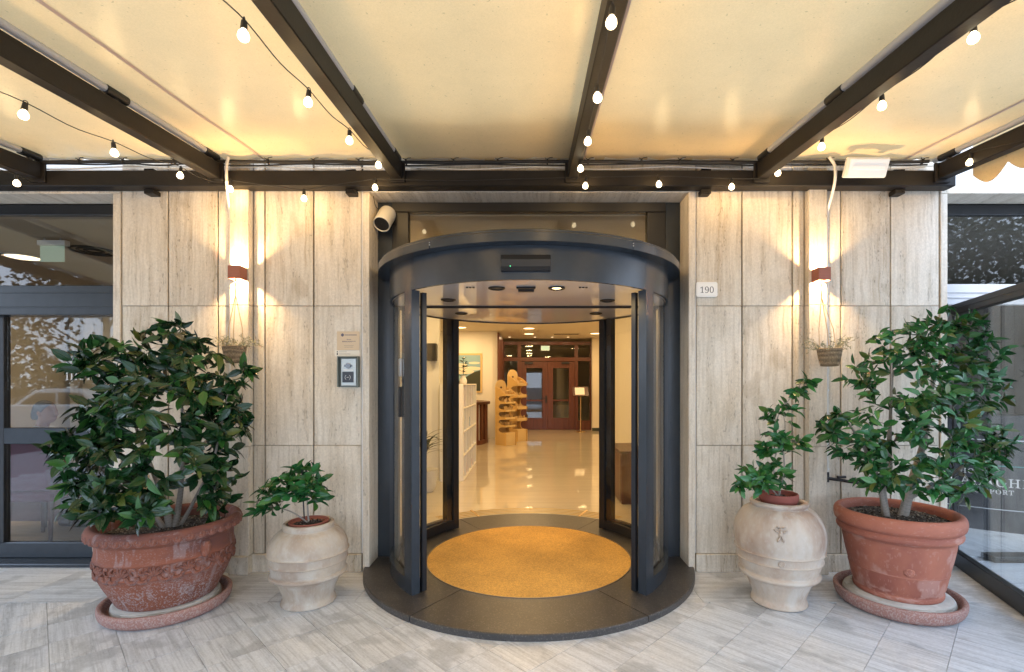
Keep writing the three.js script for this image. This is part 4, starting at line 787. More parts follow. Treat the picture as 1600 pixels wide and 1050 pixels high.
shrub('camellia_shrub', 'dense dark glossy leaved shrub growing in the ornate red pot', sA, {
  seed: 101, dense: 2.7, leaf: 0.106, wide: 0.44, perTwig: 5, span: 0.34, droop: 1.0, skew: 1.5, mats: [dk, dk2, dk, dk2, dk, dk2, dk, dk3, dk2, dk3, dk3, dk, dk2, old],
  stems: [[[0, -0.03, 0, 0.024], [-0.03, 0.2, 0.03, 0.020], [-0.12, 0.5, 0.06, 0.014], [-0.28, 0.9, 0.05, 0.006]], [[0.02, -0.03, 0, 0.022], [0.05, 0.25, -0.02, 0.018], [0.08, 0.6, 0, 0.013], [0.06, 1.2, 0.02, 0.005]], [[-0.02, -0.02, 0.02, 0.018], [-0.10, 0.12, 0.04, 0.014], [-0.32, 0.35, 0.10, 0.010], [-0.56, 0.6, 0.12, 0.004]], [[0.03, -0.02, -0.02, 0.016], [0.12, 0.15, -0.03, 0.013], [0.25, 0.45, -0.05, 0.009], [0.33, 0.9, -0.08, 0.004]]],
  lobes: [[268, 540, 3.35, 0.20, 13], [190, 575, 3.25, 0.23, 15], [322, 590, 3.35, 0.19, 13], [385, 580, 3.4, 0.04, 2], [170, 785, 2.98, 0.14, 8], [225, 785, 2.92, 0.12, 5], [335, 778, 3.35, 0.10, 4], [185, 650, 3.15, 0.22, 15], [105, 700, 3.05, 0.09, 5], [150, 690, 3.1, 0.14, 8], [255, 640, 3.10, 0.28, 14], [340, 670, 3.4, 0.20, 13], [165, 740, 3.05, 0.24, 15], [130, 770, 3.0, 0.12, 5], [250, 725, 3.0, 0.22, 8], [335, 735, 3.4, 0.15, 8], [215, 600, 3.5, 0.25, 10], [140, 560, 3.2, 0.10, 4], [360, 640, 3.45, 0.12, 5]],
});
shrub('camellia_shrub', 'open bright green shrub with pale stems growing in the plain terracotta pot', sB, {
  seed: 107, dense: 2.7, leaf: 0.090, wide: 0.39, perTwig: 5, span: 0.30, droop: 0.85, skew: 1.1, bare: 0.3, mats: [md, md2, dk2, md, md2, md3, dk3, md, md2, md3, md, md2, dk2, old],
  stems: [[[0.02, -0.03, 0.02, 0.033], [0.10, 0.22, 0, 0.029], [0.20, 0.5, -0.02, 0.022], [0.24, 0.85, 0, 0.013], [0.28, 1.25, -0.02, 0.005]], [[-0.07, -0.03, 0, 0.026], [-0.09, 0.22, -0.01, 0.021], [-0.05, 0.55, 0.0, 0.014], [-0.05, 1.05, 0.02, 0.005]], [[-0.08, -0.02, 0.02, 0.022], [-0.15, 0.25, 0.03, 0.016], [-0.26, 0.5, 0.03, 0.009], [-0.42, 0.75, 0.0, 0.004]], [[0.05, 0.1, 0.0, 0.016], [0.28, 0.28, 0.08, 0.012], [0.5, 0.45, 0.10, 0.007], [0.64, 0.55, 0.12, 0.003]], [[-0.02, 0.2, -0.03, 0.014], [0.0, 0.6, -0.06, 0.010], [0.05, 1.0, -0.10, 0.004]]],
  lobes: [[1475, 535, 3.35, 0.24, 22], [1405, 545, 3.4, 0.18, 11], [1500, 505, 3.35, 0.10, 6], [1535, 560, 3.35, 0.14, 8], [1520, 615, 3.3, 0.18, 12], [1345, 580, 3.45, 0.12, 5], [1330, 680, 3.35, 0.18, 13], [1395, 650, 3.3, 0.20, 11], [1460, 640, 3.15, 0.26, 17], [1532, 690, 3.2, 0.15, 11], [1500, 730, 3.15, 0.22, 15], [1370, 735, 3.25, 0.15, 9], [1435, 745, 3.1, 0.13, 5], [1300, 660, 3.4, 0.07, 3]],
});
const ivA = V(JAR_A.x, 0.55, JAR_A.z), ivB = V(JAR_B.x, 0.73, JAR_B.z);
shrub('potted_jasmine', 'low leafy plant with a black stake growing in the jar beside the intercom', ivA, {
  seed: 113, dense: 2.4, leaf: 0.085, wide: 0.46, perTwig: 4, span: 0.16, droop: 0.25, floor: 0.0, mats: [md, md2, dk3, md],
  stems: [[[0, -0.02, 0, 0.007], [-0.01, 0.15, 0, 0.006], [0, 0.30, 0.01, 0.003]], [[0.01, -0.02, 0, 0.006], [-0.10, 0.08, 0.05, 0.005], [-0.24, 0.12, 0.06, 0.003]]],
  lobes: [[470, 760, 3.36, 0.15, 16], [430, 775, 3.30, 0.11, 9], [410, 800, 3.28, 0.06, 3], [490, 765, 3.40, 0.09, 6]],
}).root.add((() => { const m = new THREE.Mesh(limb(V(-0.03, -0.02, 0), V(-0.05, 0.42, 0.0), 0.005, 0.004, 6), M.black); m.name = 'stake'; m.castShadow = true; return m; })());
shrub('potted_jasmine', 'tall twining plant climbing out of the jar below the house number', ivB, {
  seed: 127, dense: 2.0, leaf: 0.08, wide: 0.46, perTwig: 4, span: 0.14, droop: 0.3, floor: -0.02, bare: 0.02, mats: [md, md2, dk3, md3],
  stems: [[[0, -0.02, 0, 0.006], [0.03, 0.25, 0.02, 0.005], [-0.02, 0.50, 0.0, 0.004], [0.10, 0.70, 0.0, 0.003], [0.20, 0.83, 0.0, 0.002]], [[0.01, -0.02, 0, 0.005], [-0.03, 0.22, -0.01, 0.004], [0.04, 0.45, 0.01, 0.003], [0.02, 0.62, 0, 0.002]], [[0, -0.02, 0.02, 0.005], [-0.12, 0.10, 0.06, 0.004], [-0.22, 0.13, 0.07, 0.002]]],
  lobes: [[1215, 740, 3.38, 0.10, 8], [1210, 690, 3.38, 0.10, 9], [1222, 645, 3.40, 0.10, 8], [1245, 615, 3.40, 0.06, 4], [1258, 598, 3.40, 0.03, 2], [1180, 748, 3.30, 0.09, 9], [1165, 760, 3.28, 0.05, 3], [1195, 700, 3.36, 0.06, 4], [1250, 690, 3.4, 0.05, 3]],
});

// ---------------------------------------------------------------- the lobby behind the door
const marbleTex = paint(512, 512, (u, v) => { const a = fbm(u, v, 2, 40, 4, 1001), b = fbm(u, v, 5, 9, 4, 1009), f = fbm(u, v, 120, 120, 2, 1013), k = 0.86 + 0.2 * (a - 0.5) + 0.12 * (b - 0.5) + 0.06 * (f - 0.5); return [0.62 * k, 0.54 * k, 0.41 * k, f]; }, [0.5, 0.5]);
M.marble = phy(C(1, 1, 1), 0.35, { map: marbleTex[0], clearcoat: 1, clearcoatRoughness: 0.035 });
M.cream = std(C(0.74, 0.67, 0.54), 0.8);
M.white = std(C(0.80, 0.78, 0.73), 0.6);
const woodTex = paint(256, 512, (u, v) => { const a = fbm(u + 0.02 * fbm(u, v, 3, 3, 2, 1023), v, 30, 2, 4, 1021), k = 0.6 + 0.8 * a; return [0.115 * k, 0.034 * k, 0.016 * k, a]; }, [1.5, 0.7]);
M.wood = surf(woodTex, 0.38, 0.0006);
M.woodDark = surf(woodTex, 0.42, 0.0006, { color: C(0.55, 0.5, 0.5) });
M.board = std(C(0.62, 0.40, 0.14), 0.7);
M.boardLight = std(C(0.68, 0.50, 0.24), 0.7);
M.carpet = std(C(0.050, 0.022, 0.040), 0.95);
M.brass = std(C(0.75, 0.52, 0.22), 0.3, { metalness: 1 });
{
  struct('lobby_floor', uvMetres(cbox(-3.0, 3.05, -0.14, 0.034, -16.4, -4.24, 0.001)), M.marble);
  struct('lobby_ceiling', cbox(-3.0, 3.05, 2.95, 3.05, -16.4, -4.24, 0.001), M.cream);
  struct('lobby_wall', cbox(-3.1, -3.0, 0, 3.06, -16.4, -4.2, 0.001), M.cream);
  struct('lobby_wall', cbox(3.05, 3.15, 0, 3.06, -16.4, -4.2, 0.001), M.cream);
  struct('lobby_wall', cbox(-3.0, -1.37, 0.03, 2.95, -7.62, -7.5, 0.002), M.white);
  struct('lobby_wall', cbox(-2.999, -0.86, 0.03, 2.95, -13.7, -13.5, 0.002), M.white);
  struct('lobby_wall', cbox(1.45, 1.6, 0.03, 2.95, -9.0, -5.7, 0.002), M.cream);
  struct('lobby_wall', cbox(1.601, 3.05, 0.03, 2.95, -5.85, -5.7, 0.002), M.cream);
  struct('lobby_wall', cbox(1.98, 3.05, 0.03, 2.95, -15.6, -15.4, 0.002), M.cream);
  mesh('skirting', [cbox(1.435, 1.449, 0.035, 0.12, -9.0, -5.7, 0.001)], std(C(0.10, 0.09, 0.06), 0.4)).userData.kind = 'structure';
  mesh('skirting', [cbox(1.97, 3.04, 0.035, 0.13, -15.399, -15.385, 0.001)], std(C(0.03, 0.04, 0.03), 0.4)).userData.kind = 'structure';
  // three curved tactile grooves in the floor before the drum
  const gr = thing('floor_grating', 'curved brass strips let into the lobby floor round the door drum', 'floor strips', [0, 0, DZ]);
  for (const r of [1.40, 1.46, 1.52, 1.58]) mesh('strip', arcSlab(r, r + 0.022, 0.03, 0.038, 140 * DEG, 220 * DEG, 32), std(C(0.50, 0.34, 0.12), 0.35, { metalness: 0.5 }), gr);
  for (const s of [-1, 1]) mesh('cross_strip', turned(cbox(-0.012, 0.012, 0.03, 0.0385, 1.36, 1.66, 0.001), 0, Math.PI + s * 24 * DEG, 0), M.brass, gr);
  // ceiling lamps
  let k = 0;
  for (const [x, d] of [[0.0, 12.8], [0.0, 14.2], [-1.75, 12.6], [-1.9, 10.8], [1.9, 14.1], [0.0, 6.4], [0.0, 8.4], [0.0, 10.5], [-1.0, 6.4], [1.0, 5.4], [-2.1, 6.2], [1.9, 11.5]]) {
    const l = thing('ceiling_lamp', 'round recessed lobby ceiling lamp glowing warm white', 'ceiling lamp', [x, 2.95, -d], 0, 'recessed lamps in the lobby ceiling');
    mesh('trim', turned(new THREE.TorusGeometry(0.15, 0.008, 8, 28), Math.PI / 2, 0, 0, 0, -0.004, 0), M.whitePlastic, l);
    lampDisc(l, 0.142, 0, -0.006, 0, C(1, 0.66, 0.30), LOBBY, 2.6); k++;
  }
  for (const [x, d] of [[0.18, 15.2], [0.72, 15.2], [-0.6, 15.2], [1.2, 15.2]]) { const l = thing('ceiling_spot', 'small ceiling spotlight before the wooden doors', 'spotlight', [x, 2.95, -d], 0, 'small spots before the wooden doors'); mesh('rim', turned(new THREE.TorusGeometry(0.045, 0.006, 6, 18), Math.PI / 2, 0, 0, 0, -0.003, 0), M.whitePlastic, l); lampDisc(l, 0.04, 0, -0.005, 0, C(1, 0.72, 0.4), 80, 4); }
  const v = thing('ceiling_vent', 'round air diffuser in the lobby ceiling', 'vent', [0.02, 2.95, -13.5]);
  for (const r of [0.08, 0.16, 0.24]) mesh('vent_ring', turned(new THREE.TorusGeometry(r, 0.014, 6, 28), Math.PI / 2, 0, 0, 0, -0.008, 0), M.cream, v);
  const lg = thing('ceiling_grille', 'long slotted air grille in the lobby ceiling', 'vent', [1.08, 2.95, -14.2]);
  mesh('frame', cbox(-0.38, 0.38, -0.012, 0, -0.09, 0.09, 0.002), M.cream, lg); for (let i = 0; i < 4; i++) mesh('slat', cbox(-0.35, 0.35, -0.02, -0.013, -0.07 + i * 0.04, -0.05 + i * 0.04, 0.001), M.bronze, lg);
}
// wooden wall with double doors
{
  const w = thing('wooden_double_door', 'dark wood glazed double door with fanlights at the end of the lobby', 'door', [0.55, 0.03, -15.8]);
  const Z0 = -0.05, Z1 = 0.05;
  const fr = part('frame', w);
  for (const [x0, x1] of [[-1.42, -1.34], [-0.92, -0.80], [0.90, 1.02], [1.40, 1.48]]) mesh('upright', cbox(x0, x1, 0, 2.82, Z0, Z1, 0.004), M.wood, fr);
  mesh('head', cbox(-1.42, 1.48, 2.72, 2.83, Z0, Z1 + 0.01, 0.004), M.wood, fr); mesh('transom', cbox(-1.42, 1.48, 2.20, 2.32, Z0, Z1 + 0.006, 0.004), M.wood, fr);
  for (const [x0, x1] of [[-1.34, -0.92], [-0.80, 0.90], [1.02, 1.40]]) mesh('fanlight_pane', cbox(x0, x1, 2.32, 2.72, -0.004, 0.004, 0.001), M.glassTint, w);
  for (const [x0, x1] of [[-1.34, -0.92], [1.02, 1.40]]) { mesh('side_pane', cbox(x0, x1, 0.3, 2.2, -0.004, 0.004, 0.001), M.glassTint, w); mesh('side_base', cbox(x0, x1, 0, 0.3, Z0, Z1 - 0.01, 0.003), M.wood, w); }
  for (const s of [-1, 1]) {
    const lf = part('door_leaf', w), x0 = s < 0 ? -0.80 : 0.052, x1 = s < 0 ? 0.048 : 0.90;
    mesh('stile', cbox(x0, x0 + 0.17, 0.01, 2.19, -0.03, 0.03, 0.003), M.wood, lf); mesh('stile', cbox(x1 - 0.17, x1, 0.01, 2.19, -0.03, 0.03, 0.003), M.wood, lf);
    mesh('rail', cbox(x0 + 0.17, x1 - 0.17, 1.98, 2.19, -0.03, 0.03, 0.003), M.wood, lf); mesh('rail', cbox(x0 + 0.17, x1 - 0.17, 0.01, 0.38, -0.03, 0.03, 0.003), M.wood, lf); mesh('rail', cbox(x0 + 0.17, x1 - 0.17, 0.92, 0.97, -0.02, 0.02, 0.003), M.wood, lf);
    mesh('pane', cbox(x0 + 0.17, x1 - 0.17, 0.38, 1.98, -0.004, 0.004, 0.001), M.glassTint, lf);
    mesh('closer', cb(0.26, 0.06, 0.06, s < 0 ? -0.55 : 0.62, 2.14, 0.062, 0.006), M.black, lf);
  }
  mesh('handle', [tube([[0.0, 1.02, 0.03], [0.0, 1.02, 0.08], [-0.11, 1.02, 0.08]], 0.011, 8, 8, false), cb(0.05, 0.24, 0.012, 0.0, 0.98, 0.036, 0.004)], M.black, w);
  struct('dining_room_wall', [cbox(-3.0, 3.1, 0, 3, -20.1, -20, 0.001)], M.cream);
  for (const x of [-3.1, 3.0]) struct('dining_room_wall', cbox(x, x + 0.1, 0, 3, -20, -16.4, 0.001), M.cream);
  struct('dining_room_floor', [cbox(-3.0, 3.1, -0.1, 0.03, -20, -16.42, 0.001)], M.carpet);
  struct('dining_room_ceiling', [cbox(-3.0, 3.1, 2.95, 3.05, -20, -16.42, 0.001)], M.cream);
  const jambW = mesh('wooden_lining', cbox(-0.859, -0.82, 0.03, 2.9, -15.74, -13.4, 0.003), M.wood); tag(jambW, 'dark wood lining on the corner beside the framed landscape', 'wall lining');
  const t = thing('dining_table', 'round dining table under a white cloth behind the glazed doors', 'table', [1.1, 0.03, -17.6]);
  mesh('tablecloth', lathe([[0.001, 0.76], [0.5, 0.76], [0.52, 0.74], [0.54, 0.5], [0.58, 0.25]], 28), M.white, t); mesh('table_leg', lathe([[0.25, 0], [0.05, 0.04], [0.04, 0.74]], 16), M.wood, t);
  const e = thing('exit_sign', 'small lit green and white exit sign above the wooden doors', 'exit sign', [0.52, 2.72, -15.70]);
  mesh('housing', cbox(-0.14, 0.14, -0.16, 0.0, -0.012, 0.012, 0.003), M.whitePlastic, e);
  mesh('sign_face', cbox(-0.13, 0.13, -0.15, -0.01, 0.0122, 0.0145, 0.001), std(C(0.3, 0.4, 0.3), 0.5, { emissive: C(0.45, 0.62, 0.40), emissiveIntensity: 0.35 }), e);
}
// white shelving
{
  const s = thing('white_shelf_unit', 'tall white cubby shelf unit standing in the lobby', 'shelf unit', [-1.165, 0.034, -8.32]);
  mesh('end_panel', cbox(-0.18, 0.18, 0, 1.466, 0.88, 0.92, 0.003), M.white, s); mesh('end_panel', cbox(-0.18, 0.18, 0, 1.466, -0.92, -0.88, 0.003), M.white, s);
  mesh('back_panel', cbox(-0.18, -0.165, 0, 1.466, -0.88, 0.88, 0.002), M.white, s);
  for (let k = 0; k < 5; k++) mesh('shelf', cbox(-0.165, 0.18, k * 0.362, k * 0.362 + 0.02, -0.88, 0.88, 0.002), M.white, s);
  for (let k = 1; k < 5; k++) mesh('divider', cbox(-0.165, 0.176, 0.02, 1.448, -0.88 + k * 0.352 - 0.009, -0.88 + k * 0.352 + 0.009, 0.002), M.white, s);
  reseed(61);
  for (let r = 0; r < 4; r++) for (let c = 0; c < 5; c++) if (rnd() < 0.75) { const b = thing('leaflet_stack', 'small stack of pale leaflets in a cubby of the white shelf unit', 'leaflets', [-1.12, 0.055 + r * 0.362, -8.32 - 0.70 + c * 0.352], rr(-0.3, 0.3), 'leaflets in the white shelf unit'); mesh('leaflets', turned(cbox(-0.06, 0.10, 0, rr(0.05, 0.20), -0.07, 0.07, 0.003), 0, 0, 0), std([C(0.6, 0.55, 0.45), C(0.12, 0.25, 0.40), C(0.45, 0.12, 0.08), C(0.55, 0.50, 0.20), C(0.15, 0.30, 0.16)][Math.floor(rnd() * 5)], 0.6), b); }
  const v = thing('flower_vase', 'small dark sprig in a white vase on the shelf unit', 'vase', [-1.08, 1.5, -8.1]);
  mesh('vessel', lathe(rounded([[0.001, 0], [0.05, 0.002], [0.06, 0.06], [0.035, 0.12], [0.045, 0.14], [0.03, 0.13]], 3), 20), M.white, v);
  const g = []; for (let k = 0; k < 40; k++) { const q = leafShape(rr(0.06, 0.10), 0.04, 0.2, 0.2, 3), a = rr(0, 6.28), y = rr(0.12, 0.42); q.applyMatrix4(basis(V(Math.sin(a), rr(0.2, 1), Math.cos(a)), V(0.1, 1, 0.2))); q.translate(rr(-0.03, 0.03), y, rr(-0.03, 0.03)); g.push(q); }
  g.push(limb(V(0, 0.1, 0), V(0, 0.45, 0), 0.006, 0.003)); stuff(mesh('foliage', g, dk2, v));
}
// framed landscape
{
  const cv = document.createElement('canvas'); cv.width = 192; cv.height = 320; const x = cv.getContext('2d');
  x.fillStyle = '#8fb6c9'; x.fillRect(0, 0, 192, 320); x.fillStyle = '#e8e2cf'; for (const [a, b, c, d] of [[40, 90, 60, 16], [120, 120, 80, 18], [60, 150, 90, 20], [150, 70, 40, 10]]) { x.beginPath(); x.ellipse(a, b, c, d, 0, 0, 7); x.fill(); }
  x.fillStyle = '#3a3f30'; x.beginPath(); x.moveTo(0, 320); x.lineTo(0, 250); x.lineTo(70, 215); x.lineTo(110, 180); x.lineTo(150, 150); x.lineTo(192, 135); x.lineTo(192, 320); x.fill();
  const t = new THREE.CanvasTexture(cv); t.colorSpace = THREE.SRGBColorSpace;
  const o = thing('framed_picture', 'framed landscape picture with clouds and a dark hill on the white wall', 'picture', [-1.70, 1.80, -13.5]);
  mesh('picture_frame', [cbox(-0.42, 0.42, -0.54, 0.54, 0.002, 0.03, 0.004)], M.boardLight, o);
  const g = new THREE.PlaneGeometry(0.74, 0.98); g.translate(0, 0, 0.034); mesh('picture_print', g, std(C(1, 1, 1), 0.5, { map: t }), o);
}
// curved wooden counter
{
  const c = thing('wooden_counter', 'curved dark wood counter with pale slats in the lobby', 'counter', [-2.1, 0.034, -12.4]);
  mesh('counter_top', arcSlab(0.75, 1.12, 0.97, 1.03, 40 * DEG, 175 * DEG, 28), M.woodDark, c);
  mesh('front', arcSlab(0.93, 1.0, 0.0, 0.97, 40 * DEG, 175 * DEG, 28), M.white, c);
  for (let k = 0; k < 12; k++) mesh('slat', arcSlab(1.0, 1.06, 0.0, 0.97, (42 + k * 11) * DEG, (42 + k * 11 + (k % 3 ? 4.5 : 8)) * DEG, 4), M.wood, c);
  mesh('plinth', arcSlab(1.0, 1.07, 0.0, 0.10, 40 * DEG, 175 * DEG, 28), M.wood, c);
}
// cardboard displays
function display(label, x, d, h, turn, tiers, w) {
  const o = thing('display_stand', label, 'display stand', [x, 0.034, -d], turn, 'cardboard product displays in the lobby');
  const top = []; for (let k = 0; k <= 12; k++) { const a = Math.PI * k / 12; top.push([w / 2 * Math.cos(a), h - w / 2 + w / 2 * Math.sin(a)]); }
  mesh('back_board', extrude([[-w / 2, 0], [w / 2, 0], ...top], 0.02).translate(0, 0, -0.2), M.boardLight, o);
  const th = (h - w - 0.3) / tiers;
  for (const s of [-1, 1]) {
    const pts = [[0, 0], [0.38, 0], [0.38, 0.30]];
    for (let k = 0; k < tiers; k++) { const y = 0.30 + k * th; for (let q = 0; q <= 8; q++) { const a = -Math.PI / 2 + Math.PI * q / 8; pts.push([0.24 - 0.13 * Math.cos(a), y + th * 0.36 + th * 0.34 * Math.sin(a)]); } pts.push([0.36, y + th * 0.74], [0.38, y + th * 0.84], [0.36, y + th]); }
    pts.push([0.2, h - w * 0.7], [0, h - w * 0.5]);
    const g = extrude(pts, 0.012); g.rotateY(-Math.PI / 2); g.translate(s * (w / 2 - 0.006) + 0.006, 0, -0.18); mesh('side_panel', g, M.board, o);
  }
  for (let k = 0; k < tiers; k++) { const y = 0.30 + k * th; mesh('tray', [cbox(-w / 2 + 0.014, w / 2 - 0.014, y + th * 0.72, y + th * 0.74, -0.17, 0.17, 0.002), cbox(-w / 2 + 0.014, w / 2 - 0.014, y + th * 0.74, y + th * 0.98, 0.165, 0.178, 0.002)], M.boardLight, o); }
  mesh('base_box', cbox(-w / 2 + 0.014, w / 2 - 0.014, 0.0, 0.30, -0.17, 0.17, 0.003), M.boardLight, o);
  const packs = []; for (let k = 0; k < tiers; k++) for (let i = 0; i < 16; i++) { const g = cb(rr(0.03, 0.06), rr(0.06, 0.11), rr(0.02, 0.05)); turned(g, rr(-0.4, 0.4), rr(-1, 1), rr(-0.4, 0.4), rr(-w / 2 + 0.06, w / 2 - 0.06), 0.30 + k * th + th * 0.74 + rr(0.05, 0.10), rr(-0.12, 0.14)); packs.push(g); }
  stuff(mesh('packets', packs, std(C(0.55, 0.38, 0.17), 0.4), o));
  mesh('emblem', extrude([[0, -0.03], [0.035, 0.0], [0, 0.03], [-0.035, 0]], 0.004).translate(0, h - w * 0.55, -0.178), M.woodDark, o);
}
reseed(63);
display('shorter cardboard display stand with round cut-out tiers', -0.56, 11.9, 1.57, 0.75, 5, 0.34);
display('taller cardboard display stand heaped with packets', -0.30, 12.75, 1.84, 0.75, 4, 0.34);
// menu stand
{
  const o = thing('menu_stand', 'brass menu stand with an open page beside the wooden doors', 'menu stand', [1.58, 0.034, -15.1]);
  mesh('foot', lathe(rounded([[0.001, 0.03], [0.05, 0.025], [0.15, 0.012], [0.155, 0], [0.001, 0]], 3), 28), M.brass, o); mesh('pole', limb(V(0, 0.02, 0), V(0, 1.12, 0), 0.014, 0.014, 10), M.brass, o);
  mesh('tray', turned(cbox(-0.24, 0.24, -0.17, 0.17, -0.01, 0.01, 0.003), -0.6, 0, 0, 0, 1.24, 0), M.woodDark, o); mesh('menu_page', turned(cbox(-0.17, 0.12, -0.13, 0.13, 0.011, 0.014, 0.001), -0.6, 0, 0, 0, 1.24, 0), M.white, o);
}
// palm in the lobby, cabinet, wall pictures
function spikyPlant(label, x, d, n, L) {
  const o = thing('lobby_palm', label, 'plant', [x, 0.034, -d]); mesh('planter', lathe(rounded([[0.001, 0], [0.12, 0.002], [0.16, 0.28], [0.17, 0.30], [0.15, 0.29], [0.001, 0.27]], 3), 28), M.whitePlastic, o);
  mesh('stem', limb(V(0, 0.26, 0), V(0.01, 0.72, 0), 0.018, 0.012, 8), M.bark, o);
  for (let k = 0; k < n; k++) { const g = leafShape(L * rr(0.7, 1.1), 0.035, 0.3, 0.55, 6, 0.6), a = k * 2.4; g.applyMatrix4(basis(V(Math.sin(a), rr(0.3, 1.4), Math.cos(a)), V(-Math.sin(a) * 0.5, 1, -Math.cos(a) * 0.5))); g.translate(0.01, rr(0.5, 0.74), 0); mesh('leaf', g, dk2, o); }
}
reseed(65); spikyPlant('small palm with drooping strap leaves seen through the curved glass', -1.42, 6.75, 34, 0.38);
{
  const o = thing('wooden_cabinet', 'low dark wood cabinet against the cream lobby wall', 'cabinet', [1.28, 0.034, -6.4]);
  mesh('carcass', cbox(-0.15, 0.16, 0, 0.62, -0.4, 0.4, 0.004), M.wood, o); mesh('cabinet_top', cbox(-0.17, 0.168, 0.622, 0.65, -0.42, 0.42, 0.004), M.woodDark, o); for (const s of [-1, 1]) mesh('door', cbox(-0.163, -0.151, 0.04, 0.6, s < 0 ? -0.39 : 0.005, s < 0 ? -0.005 : 0.39, 0.003), M.wood, o);
  const p = thing('wall_speaker', 'black box on the white wall behind the curved glass', 'speaker', [-1.46, 1.98, -7.42]); mesh('cabinet', cbox(-0.07, 0.07, -0.13, 0.13, -0.075, 0.06, 0.006), M.black, p); mesh('cone', turned(new THREE.CylinderGeometry(0.05, 0.05, 0.006, 20), Math.PI / 2, 0, 0, 0, -0.03, 0.0635), M.rubber, p);
}

// ---------------------------------------------------------------- restaurant room
const woodFloorTex = paint(256, 256, (u, v) => { const a = fbm(u, v, 3, 30, 4, 1101), k = 0.7 + 0.6 * a; return [0.30 * k, 0.215 * k, 0.13 * k, a]; }, [1, 1]);
{
  struct('restaurant_floor', uvMetres(cbox(-8.2, -3.12, -0.1, 0.012, -10.2, -4.24, 0.001)), surf(woodFloorTex, 0.45, 0.0005));
  struct('restaurant_ceiling', cbox(-8.2, -3.12, 2.95, 3.05, -10.2, -4.24, 0.001), std(C(0.42, 0.34, 0.25), 0.8));
  struct('restaurant_wall', cbox(-8.2, -3.12, 0, 2.95, -10.3, -10.2, 0.001), M.cream); struct('restaurant_wall', cbox(-8.3, -8.2, 0, 3, -10.3, -4.2, 0.001), M.cream);
  const rg = mesh('carpet', cbox(-7.6, -3.3, 0.0125, 0.02, -9.6, -5.35, 0.002), M.carpet); tag(rg, 'dark purple carpet on the restaurant floor', 'carpet');
  const cu = thing('curtain', 'long pale curtain hanging along the back of the restaurant', 'curtain', [-8.0, 0.03, -8.6]);
  const pts = []; const n = 160; const g = new THREE.PlaneGeometry(4.8, 2.85, n, 1), p = g.attributes.position; for (let i = 0; i < p.count; i++) { const x = p.getX(i); p.setZ(i, 0.06 * Math.sin(x * 17) + 0.02 * Math.sin(x * 41)); } g.computeVertexNormals(); g.translate(2.4, 1.45, 0);
  mesh('drape', g, phy(C(0.66, 0.62, 0.52), 1, { transmission: 0.3, thickness: 0, side: THREE.DoubleSide }), cu); mesh('rail', limb(V(0, 2.89, 0), V(4.8, 2.89, 0), 0.015, 0.015, 8), M.metal, cu);
  for (const [x, d] of [[-5.75, 5.6], [-4.6, 7.4], [-6.6, 7.6]]) { const l = thing('restaurant_lamp', 'round flat glowing lamp on the restaurant ceiling', 'ceiling lamp', [x, 2.95, -d], 0, 'round lamps on the restaurant ceiling'); mesh('trim', turned(new THREE.TorusGeometry(0.16, 0.01, 8, 28), Math.PI / 2, 0, 0, 0, -0.006, 0), M.whitePlastic, l); lampDisc(l, 0.155, 0, -0.008, 0, C(1, 0.76, 0.48), LOBBY * 0.5, 2.4); }
  const e = thing('exit_sign', 'pale green hanging sign panel in the restaurant', 'exit sign', at(82, 395, 4.9).toArray());
  mesh('housing', cbox(-0.13, 0.15, 0.07, 0.12, -0.03, 0.03, 0.004), M.whitePlastic, e); mesh('sign_panel', cbox(-0.12, 0.12, -0.09, 0.069, -0.005, 0.005, 0.002), std(C(0.36, 0.46, 0.38), 0.4, { emissive: C(0.4, 0.52, 0.40), emissiveIntensity: 0.16 }), e); mesh('rod', [limb(V(-0.08, 0.12, 0), V(-0.08, 0.15, 0), 0.006, 0.006), limb(V(0.08, 0.12, 0), V(0.08, 0.15, 0), 0.006, 0.006)], M.metal, e);
  const v = thing('ceiling_vent', 'round louvred air diffuser in the restaurant ceiling', 'vent', [-4.72, 2.95, -5.35]); for (const r of [0.08, 0.14, 0.2]) mesh('vent_ring', turned(new THREE.TorusGeometry(r, 0.012, 6, 28), Math.PI / 2, 0, 0, 0, -0.006, 0), M.bronze, v);
}
function diningChair(label, x, d, turn) {
  const o = thing('upholstered_chair', label, 'chair', [x, 0.021, -d], turn, 'upholstered restaurant chairs');
  const cloth = std(C(0.10, 0.012, 0.03), 0.9);
  mesh('seat', cbox(-0.24, 0.24, 0.40, 0.49, -0.24, 0.24, 0.03), cloth, o); mesh('backrest', turned(cbox(-0.23, 0.23, 0.49, 0.95, -0.035, 0.035, 0.03), -0.12, 0, 0, 0, 0.02, -0.16), cloth, o);
  for (const [sx, sz] of [[-1, -1], [1, -1], [-1, 1], [1, 1]]) mesh('leg', limb(V(sx * 0.20, 0.41, sz * 0.20), V(sx * 0.22, 0, sz * 0.235), 0.022, 0.015, 8), M.woodDark, o);
  for (const s of [-1, 1]) mesh('armrest', tube([[s * 0.25, 0.45, 0.18], [s * 0.26, 0.64, 0.16], [s * 0.26, 0.66, -0.1], [s * 0.24, 0.62, -0.22]], 0.018, 14, 8), M.woodDark, o);
}
diningChair('burgundy chair the seated person in white occupies', -5.22, 5.3, Math.PI / 2);
diningChair('burgundy chair behind the dark shrub occupied by the second guest', -4.05, 5.35, -Math.PI / 2);
diningChair('empty burgundy chair close to the restaurant window', -4.62, 4.72, 0.1 + Math.PI);
diningChair('empty burgundy chair on the far side of the cafe table', -4.62, 6.2, 0);
